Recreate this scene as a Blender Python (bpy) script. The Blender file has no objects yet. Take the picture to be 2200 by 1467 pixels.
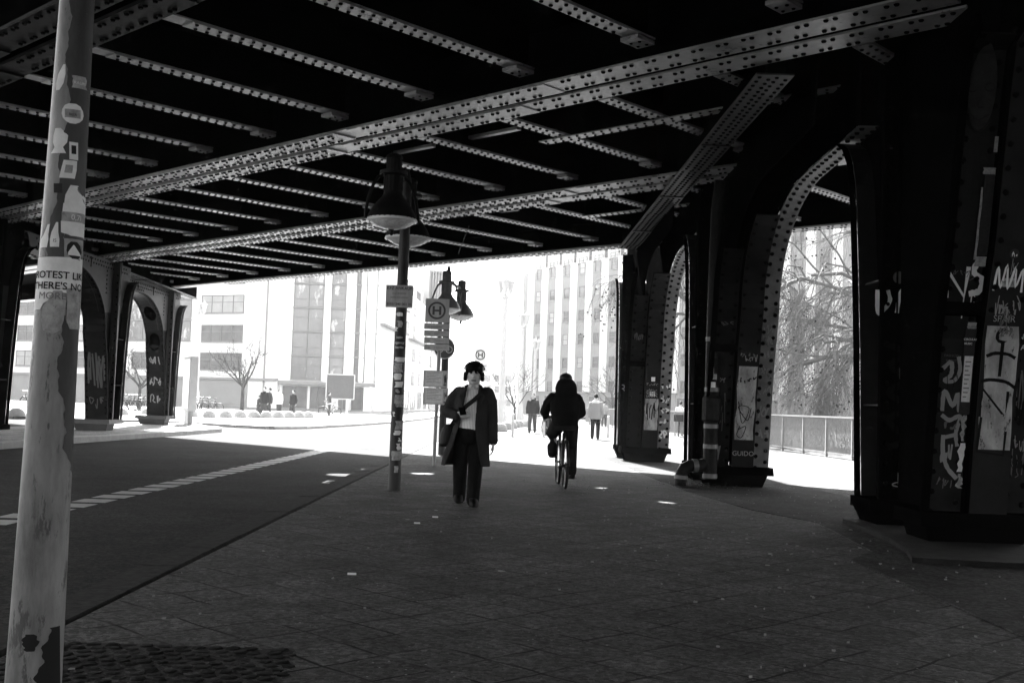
import bpy, bmesh, math, random
from mathutils import Vector, Matrix
R = math.radians
random.seed(7)
SC = bpy.context.scene
COL = SC.collection

# ------------------------------------------------------------------ camera, sky, sun, exposure
CAM_H = 1.22; F_PX = 2400.0
PITCH = math.atan(136.5/F_PX); ROLL = R(1.95)
R0 = Vector((1, 0, 0)); U0 = Vector((0, -math.sin(PITCH), math.cos(PITCH))); FW = Vector((0, math.cos(PITCH), math.sin(PITCH)))
CR = math.cos(ROLL)*R0 + math.sin(ROLL)*U0
CU = math.cos(ROLL)*U0 - math.sin(ROLL)*R0
cd = bpy.data.cameras.new('camera'); cam = bpy.data.objects.new('camera', cd); COL.objects.link(cam)
cd.sensor_width = 36; cd.lens = 36*F_PX/2200; cd.clip_start = 0.05; cd.clip_end = 2000
m = Matrix((CR, CU, -FW)).transposed().to_4x4(); m.translation = (0, 0, CAM_H); cam.matrix_world = m
SC.camera = cam
SUN_AZ, SUN_EL = -10.0, 36.0            # degrees, azimuth from +Y towards +X
w = bpy.data.worlds.new('World'); SC.world = w; w.use_nodes = True
wt = w.node_tree; bg = wt.nodes['Background']; sky = wt.nodes.new('ShaderNodeTexSky'); sky.sky_type = 'NISHITA'
sky.sun_disc = False; sky.sun_elevation = R(SUN_EL); sky.sun_rotation = R(SUN_AZ); sky.air_density = 1.0; sky.dust_density = 2.0
bw = wt.nodes.new('ShaderNodeRGBToBW')
wt.links.new(sky.outputs[0], bw.inputs[0]); wt.links.new(bw.outputs[0], bg.inputs[0]); bg.inputs[1].default_value = 0.075
sd = bpy.data.lights.new('sun', 'SUN'); sd.energy = 5.0; sd.angle = R(0.5)
sun = bpy.data.objects.new('sun', sd); COL.objects.link(sun)
sdir = Vector((math.sin(R(SUN_AZ))*math.cos(R(SUN_EL)), math.cos(R(SUN_AZ))*math.cos(R(SUN_EL)), math.sin(R(SUN_EL))))
sun.rotation_euler = sdir.to_track_quat('Z', 'Y').to_euler(); sun.location = sdir*80
SC.view_settings.view_transform = 'Standard'; SC.view_settings.look = 'None'
SC.view_settings.exposure = 3.6; SC.view_settings.gamma = 1
SC.render.engine = 'CYCLES'
SC.cycles.use_denoising = True
SC.cycles.max_bounces = 8; SC.cycles.diffuse_bounces = 5; SC.cycles.glossy_bounces = 3; SC.cycles.transmission_bounces = 4
SC.cycles.volume_bounces = 0; SC.cycles.caustics_reflective = False; SC.cycles.caustics_refractive = False
SC.cycles.sample_clamp_indirect = 6

# ------------------------------------------------------------------ pixel -> place helpers (reference photo is 2200 x 1467)
def ray(x, y): return FW + CR*((x-1100)/F_PX) - CU*((y-733.5)/F_PX)
def G(x, y, z=0.0):
    d = ray(x, y); return Vector((0, 0, CAM_H)) + d*((z-CAM_H)/d.z)
def at(x, y, Y):
    d = ray(x, y); return Vector((0, 0, CAM_H)) + d*(Y/d.y)

# ------------------------------------------------------------------ materials (all neutral grey: the photograph is black and white)
MATS = {}
def mat(name, col=0.2, rough=0.8, spec=0.3, var=0.0, vs=4.0, bump=0.0, bs=60.0, metal=0.0, streak=1.0, trans=0.0, alpha=None, dirt=None, coat=0):
    m = bpy.data.materials.new(name); m.use_nodes = True; nt = m.node_tree; b = nt.nodes['Principled BSDF']
    b.inputs['Base Color'].default_value = (col, col, col, 1); b.inputs['Roughness'].default_value = rough
    b.inputs['Specular IOR Level'].default_value = spec; b.inputs['Metallic'].default_value = metal
    if trans: b.inputs['Transmission Weight'].default_value = trans
    if coat: b.inputs['Coat Weight'].default_value = coat; b.inputs['Coat Roughness'].default_value = 0.15
    tc = nt.nodes.new('ShaderNodeTexCoord'); mp = nt.nodes.new('ShaderNodeMapping'); nt.links.new(tc.outputs['Object'], mp.inputs[0])
    mp.inputs['Scale'].default_value = (1, 1, 1.0/streak)
    if var:
        n = nt.nodes.new('ShaderNodeTexNoise'); n.inputs['Scale'].default_value = vs; n.inputs['Detail'].default_value = 9; n.inputs['Roughness'].default_value = 0.65
        nt.links.new(mp.outputs[0], n.inputs['Vector'])
        r = nt.nodes.new('ShaderNodeMapRange'); r.inputs['From Min'].default_value = 0.3; r.inputs['From Max'].default_value = 0.7
        r.inputs['To Min'].default_value = col*(1-var); r.inputs['To Max'].default_value = col*(1+var)
        nt.links.new(n.outputs[0], r.inputs[0]); last = r.outputs[0]
        if dirt:                                   # (level, colour): sharper scratched patches of another shade
            n2 = nt.nodes.new('ShaderNodeTexNoise'); n2.inputs['Scale'].default_value = vs*2.3; n2.inputs['Detail'].default_value = 12; n2.inputs['Roughness'].default_value = 0.75
            nt.links.new(mp.outputs[0], n2.inputs['Vector'])
            r2 = nt.nodes.new('ShaderNodeMapRange'); r2.inputs['From Min'].default_value = dirt[0]; r2.inputs['From Max'].default_value = dirt[0]+0.04
            nt.links.new(n2.outputs[0], r2.inputs[0])
            mx = nt.nodes.new('ShaderNodeMix'); mx.data_type = 'FLOAT'
            nt.links.new(r2.outputs[0], mx.inputs[0]); nt.links.new(last, mx.inputs[2]); mx.inputs[3].default_value = dirt[1]
            last = mx.outputs[0]
        nt.links.new(last, b.inputs['Base Color'])
    if bump:
        n = nt.nodes.new('ShaderNodeTexNoise'); n.inputs['Scale'].default_value = bs; n.inputs['Detail'].default_value = 6
        nt.links.new(tc.outputs['Object'], n.inputs['Vector'])
        bp = nt.nodes.new('ShaderNodeBump'); bp.inputs['Strength'].default_value = bump; bp.inputs['Distance'].default_value = 0.02
        nt.links.new(n.outputs[0], bp.inputs['Height']); nt.links.new(bp.outputs[0], b.inputs['Normal'])
    MATS[name] = m
    return m
mat('shade_black', 0.0015, 0.95, 0.01)  # deck underside: its deep shade is put into the colour
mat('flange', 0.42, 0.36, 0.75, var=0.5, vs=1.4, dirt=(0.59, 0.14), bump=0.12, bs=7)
mat('rivet', 0.004, 0.8, 0.05)
mat('steel_beam_shade', 0.038, 0.42, 0.4, var=0.5, vs=1.2, dirt=(0.6, 0.02), bump=0.12, bs=7)  # row beam: flange paint darkened to stand for its weak reflection
mat('paste_face', 0.04, 0.9, 0.05, var=0.3, vs=8)
mat('steel_shade', 0.0022, 0.9, 0.0, var=0.5, vs=3, bump=0.1, bs=12)  # shaded copy of the flange paint, for webs and recessed steel
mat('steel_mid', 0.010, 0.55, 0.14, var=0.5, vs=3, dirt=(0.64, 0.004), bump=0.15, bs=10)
mat('steel_bounce_lit', 0.075, 0.5, 0.35, var=0.25, vs=1.2, dirt=(0.64, 0.1))  # spandrel plates: bounce light from the street painted into the tone
mat('steel_lit', 0.16, 0.5, 0.35, var=0.4, vs=2.5, dirt=(0.6, 0.03), bump=0.1, bs=12)  # lit copy of the column paint, for the arch flanges
mat('worn_paste', 0.30, 0.85, 0.2, var=0.55, vs=6, dirt=(0.57, 0.05), streak=2.5)
mat('spray_white', 0.8, 0.7, 0.2, var=0.15, vs=6)
mat('spray_grey', 0.28, 0.7, 0.2)
mat('spray_dim', 0.12, 0.7, 0.2)
mat('spray_black', 0.006, 0.8, 0.1)
mat('concrete', 0.25, 0.9, 0.2, var=0.3, vs=6, bump=0.3, bs=40)
mat('plinth', 0.016, 0.95, 0.1, var=0.5, vs=6, bump=0.5, bs=30)
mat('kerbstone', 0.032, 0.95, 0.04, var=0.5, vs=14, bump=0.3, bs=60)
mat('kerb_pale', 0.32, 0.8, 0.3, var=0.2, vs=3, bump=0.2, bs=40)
mat('line_paint', 0.33, 0.7, 0.3, var=0.25, vs=9, dirt=(0.6, 0.2))
mat('lamp_post', 0.012, 0.5, 0.35, var=0.5, vs=4, dirt=(0.66, 0.12), streak=3)
mat('lamp_iron', 0.005, 0.5, 0.15, var=0.4, vs=6, bump=0.3, bs=30, streak=4)
mat('lamp_iron_veiled', 0.13, 0.5, 0.4, var=0.4, vs=8)  # lamp_iron made paler: the veil of haze is in its colour
mat('lamp_glass', 0.75, 0.25, 0.5, var=0.35, vs=14, bump=0.4, bs=60)
mat('lamp_rim', 0.75, 0.3, 0.5)
mat('pole_paint', 0.2, 0.5, 0.3, var=0.65, vs=7, dirt=(0.555, 0.07), streak=4, bump=0.15, bs=25)
mat('pole_dark', 0.05, 0.6, 0.3, var=0.5, vs=12, dirt=(0.62, 0.25), streak=4)
mat('paper', 0.75, 0.8, 0.2, var=0.12, vs=25)
mat('paper_grey', 0.33, 0.85, 0.2, var=0.45, vs=30, dirt=(0.6, 0.14))
mat('paper_dark', 0.03, 0.8, 0.2, var=0.3, vs=30)
mat('ink', 0.02, 0.8, 0.2)
mat('ink_grey', 0.16, 0.8, 0.2)
mat('sign_face', 0.5, 0.45, 0.4, var=0.12, vs=14, streak=6)
mat('sign_face_dull', 0.32, 0.45, 0.4, var=0.4, vs=9, streak=6)
mat('sign_dark', 0.08, 0.5, 0.4, var=0.2, vs=9)
mat('galv', 0.3, 0.45, 0.4, var=0.3, vs=15, streak=5)
mat('skin', 0.46, 0.5, 0.35)
mat('lips', 0.1, 0.5, 0.3)
mat('hair', 0.003, 0.7, 0.08, bump=0.6, bs=90)
mat('eye', 0.01, 0.3, 0.5)
mat('coat_wool', 0.027, 0.95, 0.1, var=0.35, vs=9, bump=0.9, bs=11, streak=3)
mat('coat_black', 0.006, 0.9, 0.1, bump=0.5, bs=25)
mat('trouser_black', 0.005, 0.9, 0.1, var=0.5, vs=8, bump=0.8, bs=12)
mat('trouser_dark', 0.012, 0.9, 0.1, bump=0.4, bs=18)
mat('bag_black', 0.005, 0.6, 0.2, bump=0.3, bs=30)
mat('plastic_black', 0.003, 0.4, 0.2)
mat('plastic_shine', 0.6, 0.3, 0.5)
mat('phone', 0.004, 0.15, 0.5)
mat('shoe', 0.003, 0.6, 0.1)
mat('rubber', 0.008, 0.7, 0.2)
mat('chrome', 0.12, 0.35, 0.5, metal=1.0)
mat('bike_frame', 0.02, 0.3, 0.5)
mat('coat_pale', 0.3, 0.9, 0.2)
mat('coat_grey', 0.06, 0.9, 0.2)
mat('coat_dark', 0.02, 0.9, 0.2)
mat('white_cloth', 0.75, 0.9, 0.2)
mat('facade_white', 0.92, 0.8, 0.2, var=0.04, vs=0.4)
mat('facade_grey', 0.3, 0.8, 0.2, var=0.08, vs=0.6)
mat('facade_pale', 0.62, 0.8, 0.2, var=0.05, vs=0.5)
mat('win_frame', 0.16, 0.5, 0.3)
mat('win_glass', 0.085, 0.12, 0.6, var=0.5, vs=0.5)
mat('win_blind', 0.4, 0.5, 0.4, var=0.2, vs=0.7)
mat('curtain_glass', 0.12, 0.1, 0.8, var=0.6, vs=0.25, dirt=(0.56, 0.5), streak=3)
mat('bark', 0.05, 0.9, 0.2, var=0.4, vs=6)
mat('bark_pale', 0.13, 0.9, 0.2, var=0.4, vs=6)
mat('seed', 0.02, 0.9, 0.1)
mat('rail_paint', 0.2, 0.5, 0.4, var=0.15, vs=8)
mat('far_pole', 0.55, 0.6, 0.3, var=0.1, vs=3)
mat('lantern_glass', 0.55, 0.2, 0.5)
mat('poster_face', 0.5, 0.2, 0.5, var=0.5, vs=3)
mat('litter', 0.2, 0.9, 0.2)
mat('pipe_iron', 0.010, 0.55, 0.1, var=0.6, vs=9, bump=0.2, bs=20)
mat('pipe_band', 0.13, 0.45, 0.4, metal=0.3)
mat('cobble', 0.014, 0.9, 0.06, var=0.8, vs=14, dirt=(0.7, 0.25), bump=0.6, bs=40)
mat('stain', 0.02, 0.9, 0.1)
mat('dome_stone', 0.32, 0.9, 0.2, var=0.2, vs=6)

def stripe_mat():
    m = bpy.data.materials.new('shirt_stripe'); m.use_nodes = True; nt = m.node_tree; b = nt.nodes['Principled BSDF']
    b.inputs['Roughness'].default_value = 0.9; b.inputs['Specular IOR Level'].default_value = 0.15
    tc = nt.nodes.new('ShaderNodeTexCoord'); wv = nt.nodes.new('ShaderNodeTexWave'); wv.bands_direction = 'X'
    wv.inputs['Scale'].default_value = 17; wv.inputs['Distortion'].default_value = 0.8; wv.inputs['Detail'].default_value = 1; wv.inputs['Detail Scale'].default_value = 3
    r = nt.nodes.new('ShaderNodeMapRange'); r.inputs['From Min'].default_value = 0.05; r.inputs['From Max'].default_value = 0.3
    r.inputs['To Min'].default_value = 0.36; r.inputs['To Max'].default_value = 0.8
    nt.links.new(tc.outputs['Object'], wv.inputs['Vector']); nt.links.new(wv.outputs['Fac'], r.inputs[0]); nt.links.new(r.outputs[0], b.inputs['Base Color'])
    MATS['shirt_stripe'] = m
stripe_mat()

def ground_mat(name, base, slab=None, rot=45, speck=0.0, patch=0.3, rough=0.85, spec=0.3):
    """asphalt or slabs: grit, worn patches, optional rotated slab joints, pale and dark grit specks"""
    m = bpy.data.materials.new(name); m.use_nodes = True; nt = m.node_tree; b = nt.nodes['Principled BSDF']; L = nt.links.new
    b.inputs['Roughness'].default_value = rough; b.inputs['Specular IOR Level'].default_value = spec
    tc = nt.nodes.new('ShaderNodeTexCoord')
    def noise(s, d=8, r=0.6):
        n = nt.nodes.new('ShaderNodeTexNoise'); n.inputs['Scale'].default_value = s; n.inputs['Detail'].default_value = d; n.inputs['Roughness'].default_value = r
        L(tc.outputs['Object'], n.inputs['Vector']); return n.outputs[0]
    def rng(x, a, c, lo, hi):
        n = nt.nodes.new('ShaderNodeMapRange'); n.inputs[1].default_value = a; n.inputs[2].default_value = c; n.inputs[3].default_value = lo; n.inputs[4].default_value = hi
        L(x, n.inputs[0]); return n.outputs[0]
    def mth(op, a, c):
        n = nt.nodes.new('ShaderNodeMath'); n.operation = op
        for i, v in enumerate((a, c)):
            if isinstance(v, (int, float)): n.inputs[i].default_value = v
            else: L(v, n.inputs[i])
        return n.outputs[0]
    v = rng(noise(0.55, 10, 0.62), 0.3, 0.7, base*(1-patch), base*(1+patch))
    v = mth('MULTIPLY', v, rng(noise(130, 4, 0.75), 0.3, 0.7, 0.3, 1.7))
    v = mth('MULTIPLY', v, rng(noise(18, 6, 0.7), 0.35, 0.7, 0.65, 1.3))
    vg = nt.nodes.new('ShaderNodeTexVoronoi'); vg.inputs['Scale'].default_value = 42; L(tc.outputs['Object'], vg.inputs['Vector'])
    sg_ = nt.nodes.new('ShaderNodeSeparateColor'); L(vg.outputs['Color'], sg_.inputs[0])
    v = mth('MULTIPLY', v, rng(sg_.outputs[0], 0.0, 1.0, 0.5, 1.55))
    v = mth('MULTIPLY', v, rng(noise(3.2, 8, 0.7), 0.35, 0.68, 0.7, 1.25))
    h = noise(140, 3)
    if slab:
        mp = nt.nodes.new('ShaderNodeMapping'); mp.inputs['Rotation'].default_value = (0, 0, R(rot)); L(tc.outputs['Object'], mp.inputs[0])
        # joints wander a little: settled, uneven slabs
        nd = nt.nodes.new('ShaderNodeTexNoise'); nd.inputs['Scale'].default_value = 2.2; nd.inputs['Detail'].default_value = 2; L(tc.outputs['Object'], nd.inputs['Vector'])
        ad = nt.nodes.new('ShaderNodeVectorMath'); ad.operation = 'MULTIPLY_ADD'; ad.inputs[1].default_value = (0.085, 0.085, 0); L(nd.outputs['Color'], ad.inputs[0]); L(mp.outputs[0], ad.inputs[2])
        br = nt.nodes.new('ShaderNodeTexBrick'); br.offset = 0.0; br.inputs['Scale'].default_value = 1.0
        br.inputs['Brick Width'].default_value = slab; br.inputs['Row Height'].default_value = slab; br.inputs['Mortar Size'].default_value = 0.011; br.inputs['Mortar Smooth'].default_value = 0.3
        br.inputs['Color1'].default_value = (0.8, 0.8, 0.8, 1); br.inputs['Color2'].default_value = (1.15, 1.15, 1.15, 1); br.inputs['Mortar'].default_value = (1, 1, 1, 1)
        L(ad.outputs[0], br.inputs['Vector'])
        v = mth('MULTIPLY', v, br.outputs['Color'])
        # some joints are sanded up and hardly show
        jn = mth('MULTIPLY', br.outputs['Fac'], rng(noise(1.9, 5), 0.40, 0.56, 0.06, 1.0))
        v = mth('MULTIPLY', v, mth('SUBTRACT', 1.0, mth('MULTIPLY', jn, 0.95)))
        h = mth('SUBTRACT', h, mth('MULTIPLY', jn, 2.0))
    vo = nt.nodes.new('ShaderNodeTexVoronoi'); vo.inputs['Scale'].default_value = 26; L(tc.outputs['Object'], vo.inputs['Vector'])
    dk = mth('MULTIPLY', rng(vo.outputs['Distance'], 0.10, 0.2, 1, 0), rng(noise(0.9, 5), 0.48, 0.6, 0, 1))
    v = mth('MULTIPLY', v, mth('SUBTRACT', 1.0, mth('MULTIPLY', dk, 0.75)))
    if speck:
        v2 = nt.nodes.new('ShaderNodeTexVoronoi'); v2.inputs['Scale'].default_value = 17; L(tc.outputs['Object'], v2.inputs['Vector'])
        sp = mth('MULTIPLY', rng(v2.outputs['Distance'], 0.07, 0.13, 1, 0), rng(noise(1.3, 6, 0.7), 0.5, 0.6, 0, 1))
        v = mth('ADD', v, mth('MULTIPLY', sp, speck))
    L(v, b.inputs['Base Color'])
    bp = nt.nodes.new('ShaderNodeBump'); bp.inputs['Strength'].default_value = 0.5; bp.inputs['Distance'].default_value = 0.006
    L(h, bp.inputs['Height']); L(bp.outputs[0], b.inputs['Normal'])
    MATS[name] = m
ground_mat('asphalt', 0.03, patch=0.35, speck=0.06, rough=0.97, spec=0.04)
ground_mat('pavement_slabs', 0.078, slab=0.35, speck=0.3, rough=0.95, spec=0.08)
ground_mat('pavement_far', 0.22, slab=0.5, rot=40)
ground_mat('dirt', 0.045, speck=0.1, patch=0.6, rough=0.97, spec=0.04)

# ------------------------------------------------------------------ mesh builder
class MB:
    def __init__(s): s.v = []; s.f = []; s.m = []; s.mi = 0; s.slots = []; s.X = None
    def use(s, name):
        if name not in s.slots: s.slots.append(name)
        s.mi = s.slots.index(name); return s
    def add(s, vs, fs):
        o = len(s.v)
        s.v += [tuple(s.X @ Vector(v)) if s.X else tuple(v) for v in vs]
        for f in fs: s.f.append(tuple(i+o for i in f)); s.m.append(s.mi)
        return s
    def box(s, a, b):
        x0, y0, z0 = a; x1, y1, z1 = b
        return s.hexa([(x0, y0, z0), (x1, y0, z0), (x1, y1, z0), (x0, y1, z0)], [(x0, y0, z1), (x1, y0, z1), (x1, y1, z1), (x0, y1, z1)])
    def hexa(s, lo, hi):
        return s.add(list(lo)+list(hi), [(3, 2, 1, 0), (4, 5, 6, 7), (0, 1, 5, 4), (1, 2, 6, 5), (2, 3, 7, 6), (3, 0, 4, 7)])
    def bar(s, a, b, w, h, up=(0, 0, 1)):
        a = Vector(a); b = Vector(b); d = (b-a).normalized(); up = Vector(up)
        if abs(d.dot(up)) > 0.98: up = Vector((1, 0, 0))
        x = d.cross(up).normalized()*w/2; y = x.cross(d).normalized()*h/2
        return s.hexa([a-x-y, a+x-y, a+x+y, a-x+y], [b-x-y, b+x-y, b+x+y, b-x+y])
    def tube(s, pts, rad, n=10, caps=True, closed=False, flat=1.0, phase=0.0):
        pts = [Vector(p) for p in pts]; k = len(pts)
        if not hasattr(rad, '__len__'): rad = [rad]*k
        vs = []; ref = None
        for i, p in enumerate(pts):
            if closed: t = pts[(i+1) % k]-pts[i-1]
            else: t = pts[min(i+1, k-1)]-pts[max(i-1, 0)]
            t.normalize()
            if ref is None: ref = Vector((0, 0, 1)) if abs(t.z) < 0.9 else Vector((1, 0, 0))
            x = t.cross(ref)
            if x.length < 1e-5: x = t.orthogonal()
            x.normalize(); y = x.cross(t).normalized(); ref = y if abs(t.z) > 0.9 or ref.z < 0.9 else ref
            for j in range(n):
                a = 2*math.pi*j/n+phase; vs.append(p+x*math.cos(a)*rad[i]+y*math.sin(a)*rad[i]*flat)
        fs = []
        for i in range(k if closed else k-1):
            i2 = (i+1) % k
            for j in range(n): fs.append((i*n+j, i2*n+j, i2*n+(j+1) % n, i*n+(j+1) % n)[::-1])
        if caps and not closed: fs.append(tuple(range(n))); fs.append(tuple(range((k-1)*n, k*n))[::-1])
        return s.add(vs, fs)
    def lathe(s, prof, c=(0, 0, 0), n=24, caps=True):
        """prof: (r, z) from bottom to top"""
        vs = []; fs = []; k = len(prof)
        for r, z in prof:
            for j in range(n): a = 2*math.pi*j/n; vs.append((c[0]+r*math.cos(a), c[1]+r*math.sin(a), c[2]+z))
        for i in range(k-1):
            for j in range(n): fs.append((i*n+j, i*n+(j+1) % n, (i+1)*n+(j+1) % n, (i+1)*n+j))
        if caps: fs.append(tuple(range(n))[::-1]); fs.append(tuple(range((k-1)*n, k*n)))
        return s.add(vs, fs)
    def stack(s, rings, n=20, yaw=0.0):
        """closed body of horizontal ellipses: (x, y, z, rx, ry)"""
        vs = []; fs = []; k = len(rings)
        for x, y, z, rx, ry in rings:
            for j in range(n): a = 2*math.pi*j/n; vs.append((x+rx*math.cos(a), y+ry*math.sin(a), z))
        for i in range(k-1):
            for j in range(n): fs.append((i*n+j, i*n+(j+1) % n, (i+1)*n+(j+1) % n, (i+1)*n+j))
        fs.append(tuple(range(n))[::-1]); fs.append(tuple(range((k-1)*n, k*n)))
        return s.add(vs, fs)
    def ball(s, c, r, nu=12, nv=8):
        if not hasattr(r, '__len__'): r = (r, r, r)
        rings = [(c[0], c[1], c[2]+r[2]*math.sin(t), max(r[0]*math.cos(t), 1e-4), max(r[1]*math.cos(t), 1e-4)) for t in [(-0.5+i/nv)*math.pi for i in range(nv+1)]]
        return s.stack(rings, nu)
    def prism(s, poly, axis, t0, t1):
        """poly: 2-D outline, extruded along axis from t0 to t1"""
        def P(a, b, t): return (t, a, b) if axis == 'x' else ((a, t, b) if axis == 'y' else (a, b, t))
        n = len(poly); vs = [P(a, b, t0) for a, b in poly]+[P(a, b, t1) for a, b in poly]
        return s.add(vs, [tuple(range(n))[::-1], tuple(range(n, 2*n))]+[(i, (i+1) % n, n+(i+1) % n, n+i) for i in range(n)])
    def rivet(s, c, nrm, r=0.024, n=6, ux=None):
        c = Vector(c); nrm = Vector(nrm); x = nrm.orthogonal().normalized(); y = nrm.cross(x)
        vs = []
        for rr, h in ((r, 0.0), (r*0.72, r*0.62)):
            for j in range(n): a = 2*math.pi*j/n; vs.append(c+x*math.cos(a)*rr+y*math.sin(a)*rr+nrm*h)
        fs = [(j, (j+1) % n, n+(j+1) % n, n+j) for j in range(n)]+[tuple(range(n, 2*n))]
        return s.add(vs, fs)
    def build(s, name, mat=None, parent=None, smooth=None, fix=False, kind=None):
        me = bpy.data.meshes.new(name); me.from_pydata(s.v, [], s.f); me.update()
        names = s.slots if s.slots and mat is None else [mat]
        for nm in names: me.materials.append(MATS[nm])
        if s.slots and mat is None: me.polygons.foreach_set('material_index', s.m)
        if fix:
            bm = bmesh.new(); bm.from_mesh(me); bmesh.ops.recalc_face_normals(bm, faces=bm.faces); bm.to_mesh(me); bm.free()
        if smooth:
            me.shade_smooth(); me.set_sharp_from_angle(angle=R(smooth))
        o = bpy.data.objects.new(name, me); COL.objects.link(o)
        if parent: o.parent = parent
        if kind: o['kind'] = kind
        return o

def tag(o, label=None, cat=None, group=None, kind=None):
    if label: o['label'] = label
    if cat: o['category'] = cat
    if group: o['group'] = group
    if kind: o['kind'] = kind
    return o
def thing(name, loc, label, cat, rz=0.0, group=None):
    o = bpy.data.objects.new(name, None); o.empty_display_size = 0.2; o.location = loc; o.rotation_euler = (0, 0, rz); COL.objects.link(o)
    return tag(o, label, cat, group)
def dup(root, loc, rz=0.0, label=None, scale=None):
    """copy of a thing with copies of its parts and sub-parts"""
    def cp(o, par):
        c = o.copy(); COL.objects.link(c); c.parent = par
        for ch in o.children: cp(ch, c)
        return c
    c = cp(root, None); c.location = loc; c.rotation_euler = (0, 0, rz)
    if scale: c.scale = scale if hasattr(scale, '__len__') else (scale,)*3
    if label: c['label'] = label
    return c
def blob(s, name, mat, parent, voxel, smooth=3, taut=0.5):
    """weld the closed pieces of a builder into one continuous skin"""
    o = s.build(name+'_raw', mat, None, fix=True)
    md = o.modifiers.new('r', 'REMESH'); md.mode = 'VOXEL'; md.voxel_size = voxel; md.use_smooth_shade = True
    if smooth: sm = o.modifiers.new('s', 'SMOOTH'); sm.iterations = smooth; sm.factor = taut
    dg = bpy.context.evaluated_depsgraph_get(); me = bpy.data.meshes.new_from_object(o.evaluated_get(dg))
    me.name = name; old = o.data; bpy.data.objects.remove(o); bpy.data.meshes.remove(old)
    me.materials.clear(); me.materials.append(MATS[mat]); me.shade_smooth()
    r = bpy.data.objects.new(name, me); COL.objects.link(r); r.parent = parent
    return r
_txt = {}
def text(body, size, align='CENTER', bold=0.0, spacing=1.0):
    key = (body, size, align, bold, spacing)
    if key not in _txt:
        c = bpy.data.curves.new('t', 'FONT'); c.body = body; c.size = size; c.align_x = align; c.resolution_u = 3; c.offset = bold; c.space_character = spacing
        o = bpy.data.objects.new('t', c); COL.objects.link(o)
        dg = bpy.context.evaluated_depsgraph_get(); me = bpy.data.meshes.new_from_object(o.evaluated_get(dg))
        _txt[key] = ([tuple(v.co[:2]) for v in me.vertices], [tuple(p.vertices) for p in me.polygons])
        bpy.data.objects.remove(o); bpy.data.curves.remove(c); bpy.data.meshes.remove(me)
    return _txt[key]
def put_text(mb, body, size, O, A, B, **kw):
    O = Vector(O); A = Vector(A); B = Vector(B); vs, fs = text(body, size, **kw)
    mb.add([O+A*x+B*y for x, y in vs], fs)
def strokes(mb, lines, w, O, A, B, off=0.003):
    """painted strokes: mitred ribbons on the plane O + a*A + b*B"""
    O = Vector(O); A = Vector(A); B = Vector(B); N_ = A.cross(B).normalized()
    for li, ln in enumerate(lines):
        pts = [Vector((p[0], p[1])) for p in ln]; vs = []; k = len(pts)
        for i, p in enumerate(pts):
            t = pts[min(i+1, k-1)]-pts[max(i-1, 0)]
            if t.length < 1e-9: t = Vector((1, 0))
            t.normalize(); n = Vector((-t.y, t.x)); ww = w*0.5*(0.85+0.3*random.random())
            q = p+t*(w*0.35 if i == k-1 else (-w*0.35 if i == 0 else 0))
            h = off+0.0006*li+0.00015*i
            for sgn in (1, -1): a, b = q+n*ww*sgn; vs.append(O+A*a+B*b+N_*h)
        mb.add(vs, [(2*i, 2*i+1, 2*i+3, 2*i+2) for i in range(k-1)])
def curve2(pts, n=6):
    """Catmull-Rom through 2-D points"""
    P = [Vector(p) for p in pts]; P = [P[0]*2-P[1]]+P+[P[-1]*2-P[-2]]; out = []
    for i in range(1, len(P)-2):
        for j in range(n):
            t = j/n; out.append(0.5*((2*P[i])+(P[i+1]-P[i-1])*t+(2*P[i-1]-5*P[i]+4*P[i+1]-P[i+2])*t*t+(3*P[i]-P[i-1]-3*P[i+1]+P[i+2])*t**3))
    out.append(P[-2]); return out
def scribble(rnd, w, h, n):
    """a hand-sprayed tag of n loose letters filling w x h"""
    out = []
    for i in range(n):
        x0 = -w/2+w*i/n; ww = w/n*1.1
        out.append(curve2([(x0+ww*rnd.random(), -h/2+h*rnd.random()) for _ in range(rnd.randint(3, 5))], 5))
    return out

# ------------------------------------------------------------------ the ground
ROAD_Z = -0.10
MB().add([(-600, -300, ROAD_Z), (600, -300, ROAD_Z), (600, 900, ROAD_Z), (-600, 900, ROAD_Z)], [(0, 1, 2, 3)]).build('road', 'asphalt', kind='structure')
MB().prism([(-2.27, -20), (60, -20), (60, 80), (1.0, 80), (-1.6, 62), (-2.2, 45), (-2.27, 20)], 'z', -0.3, 0.0).build('pavement', 'pavement_slabs', kind='structure')
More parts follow.
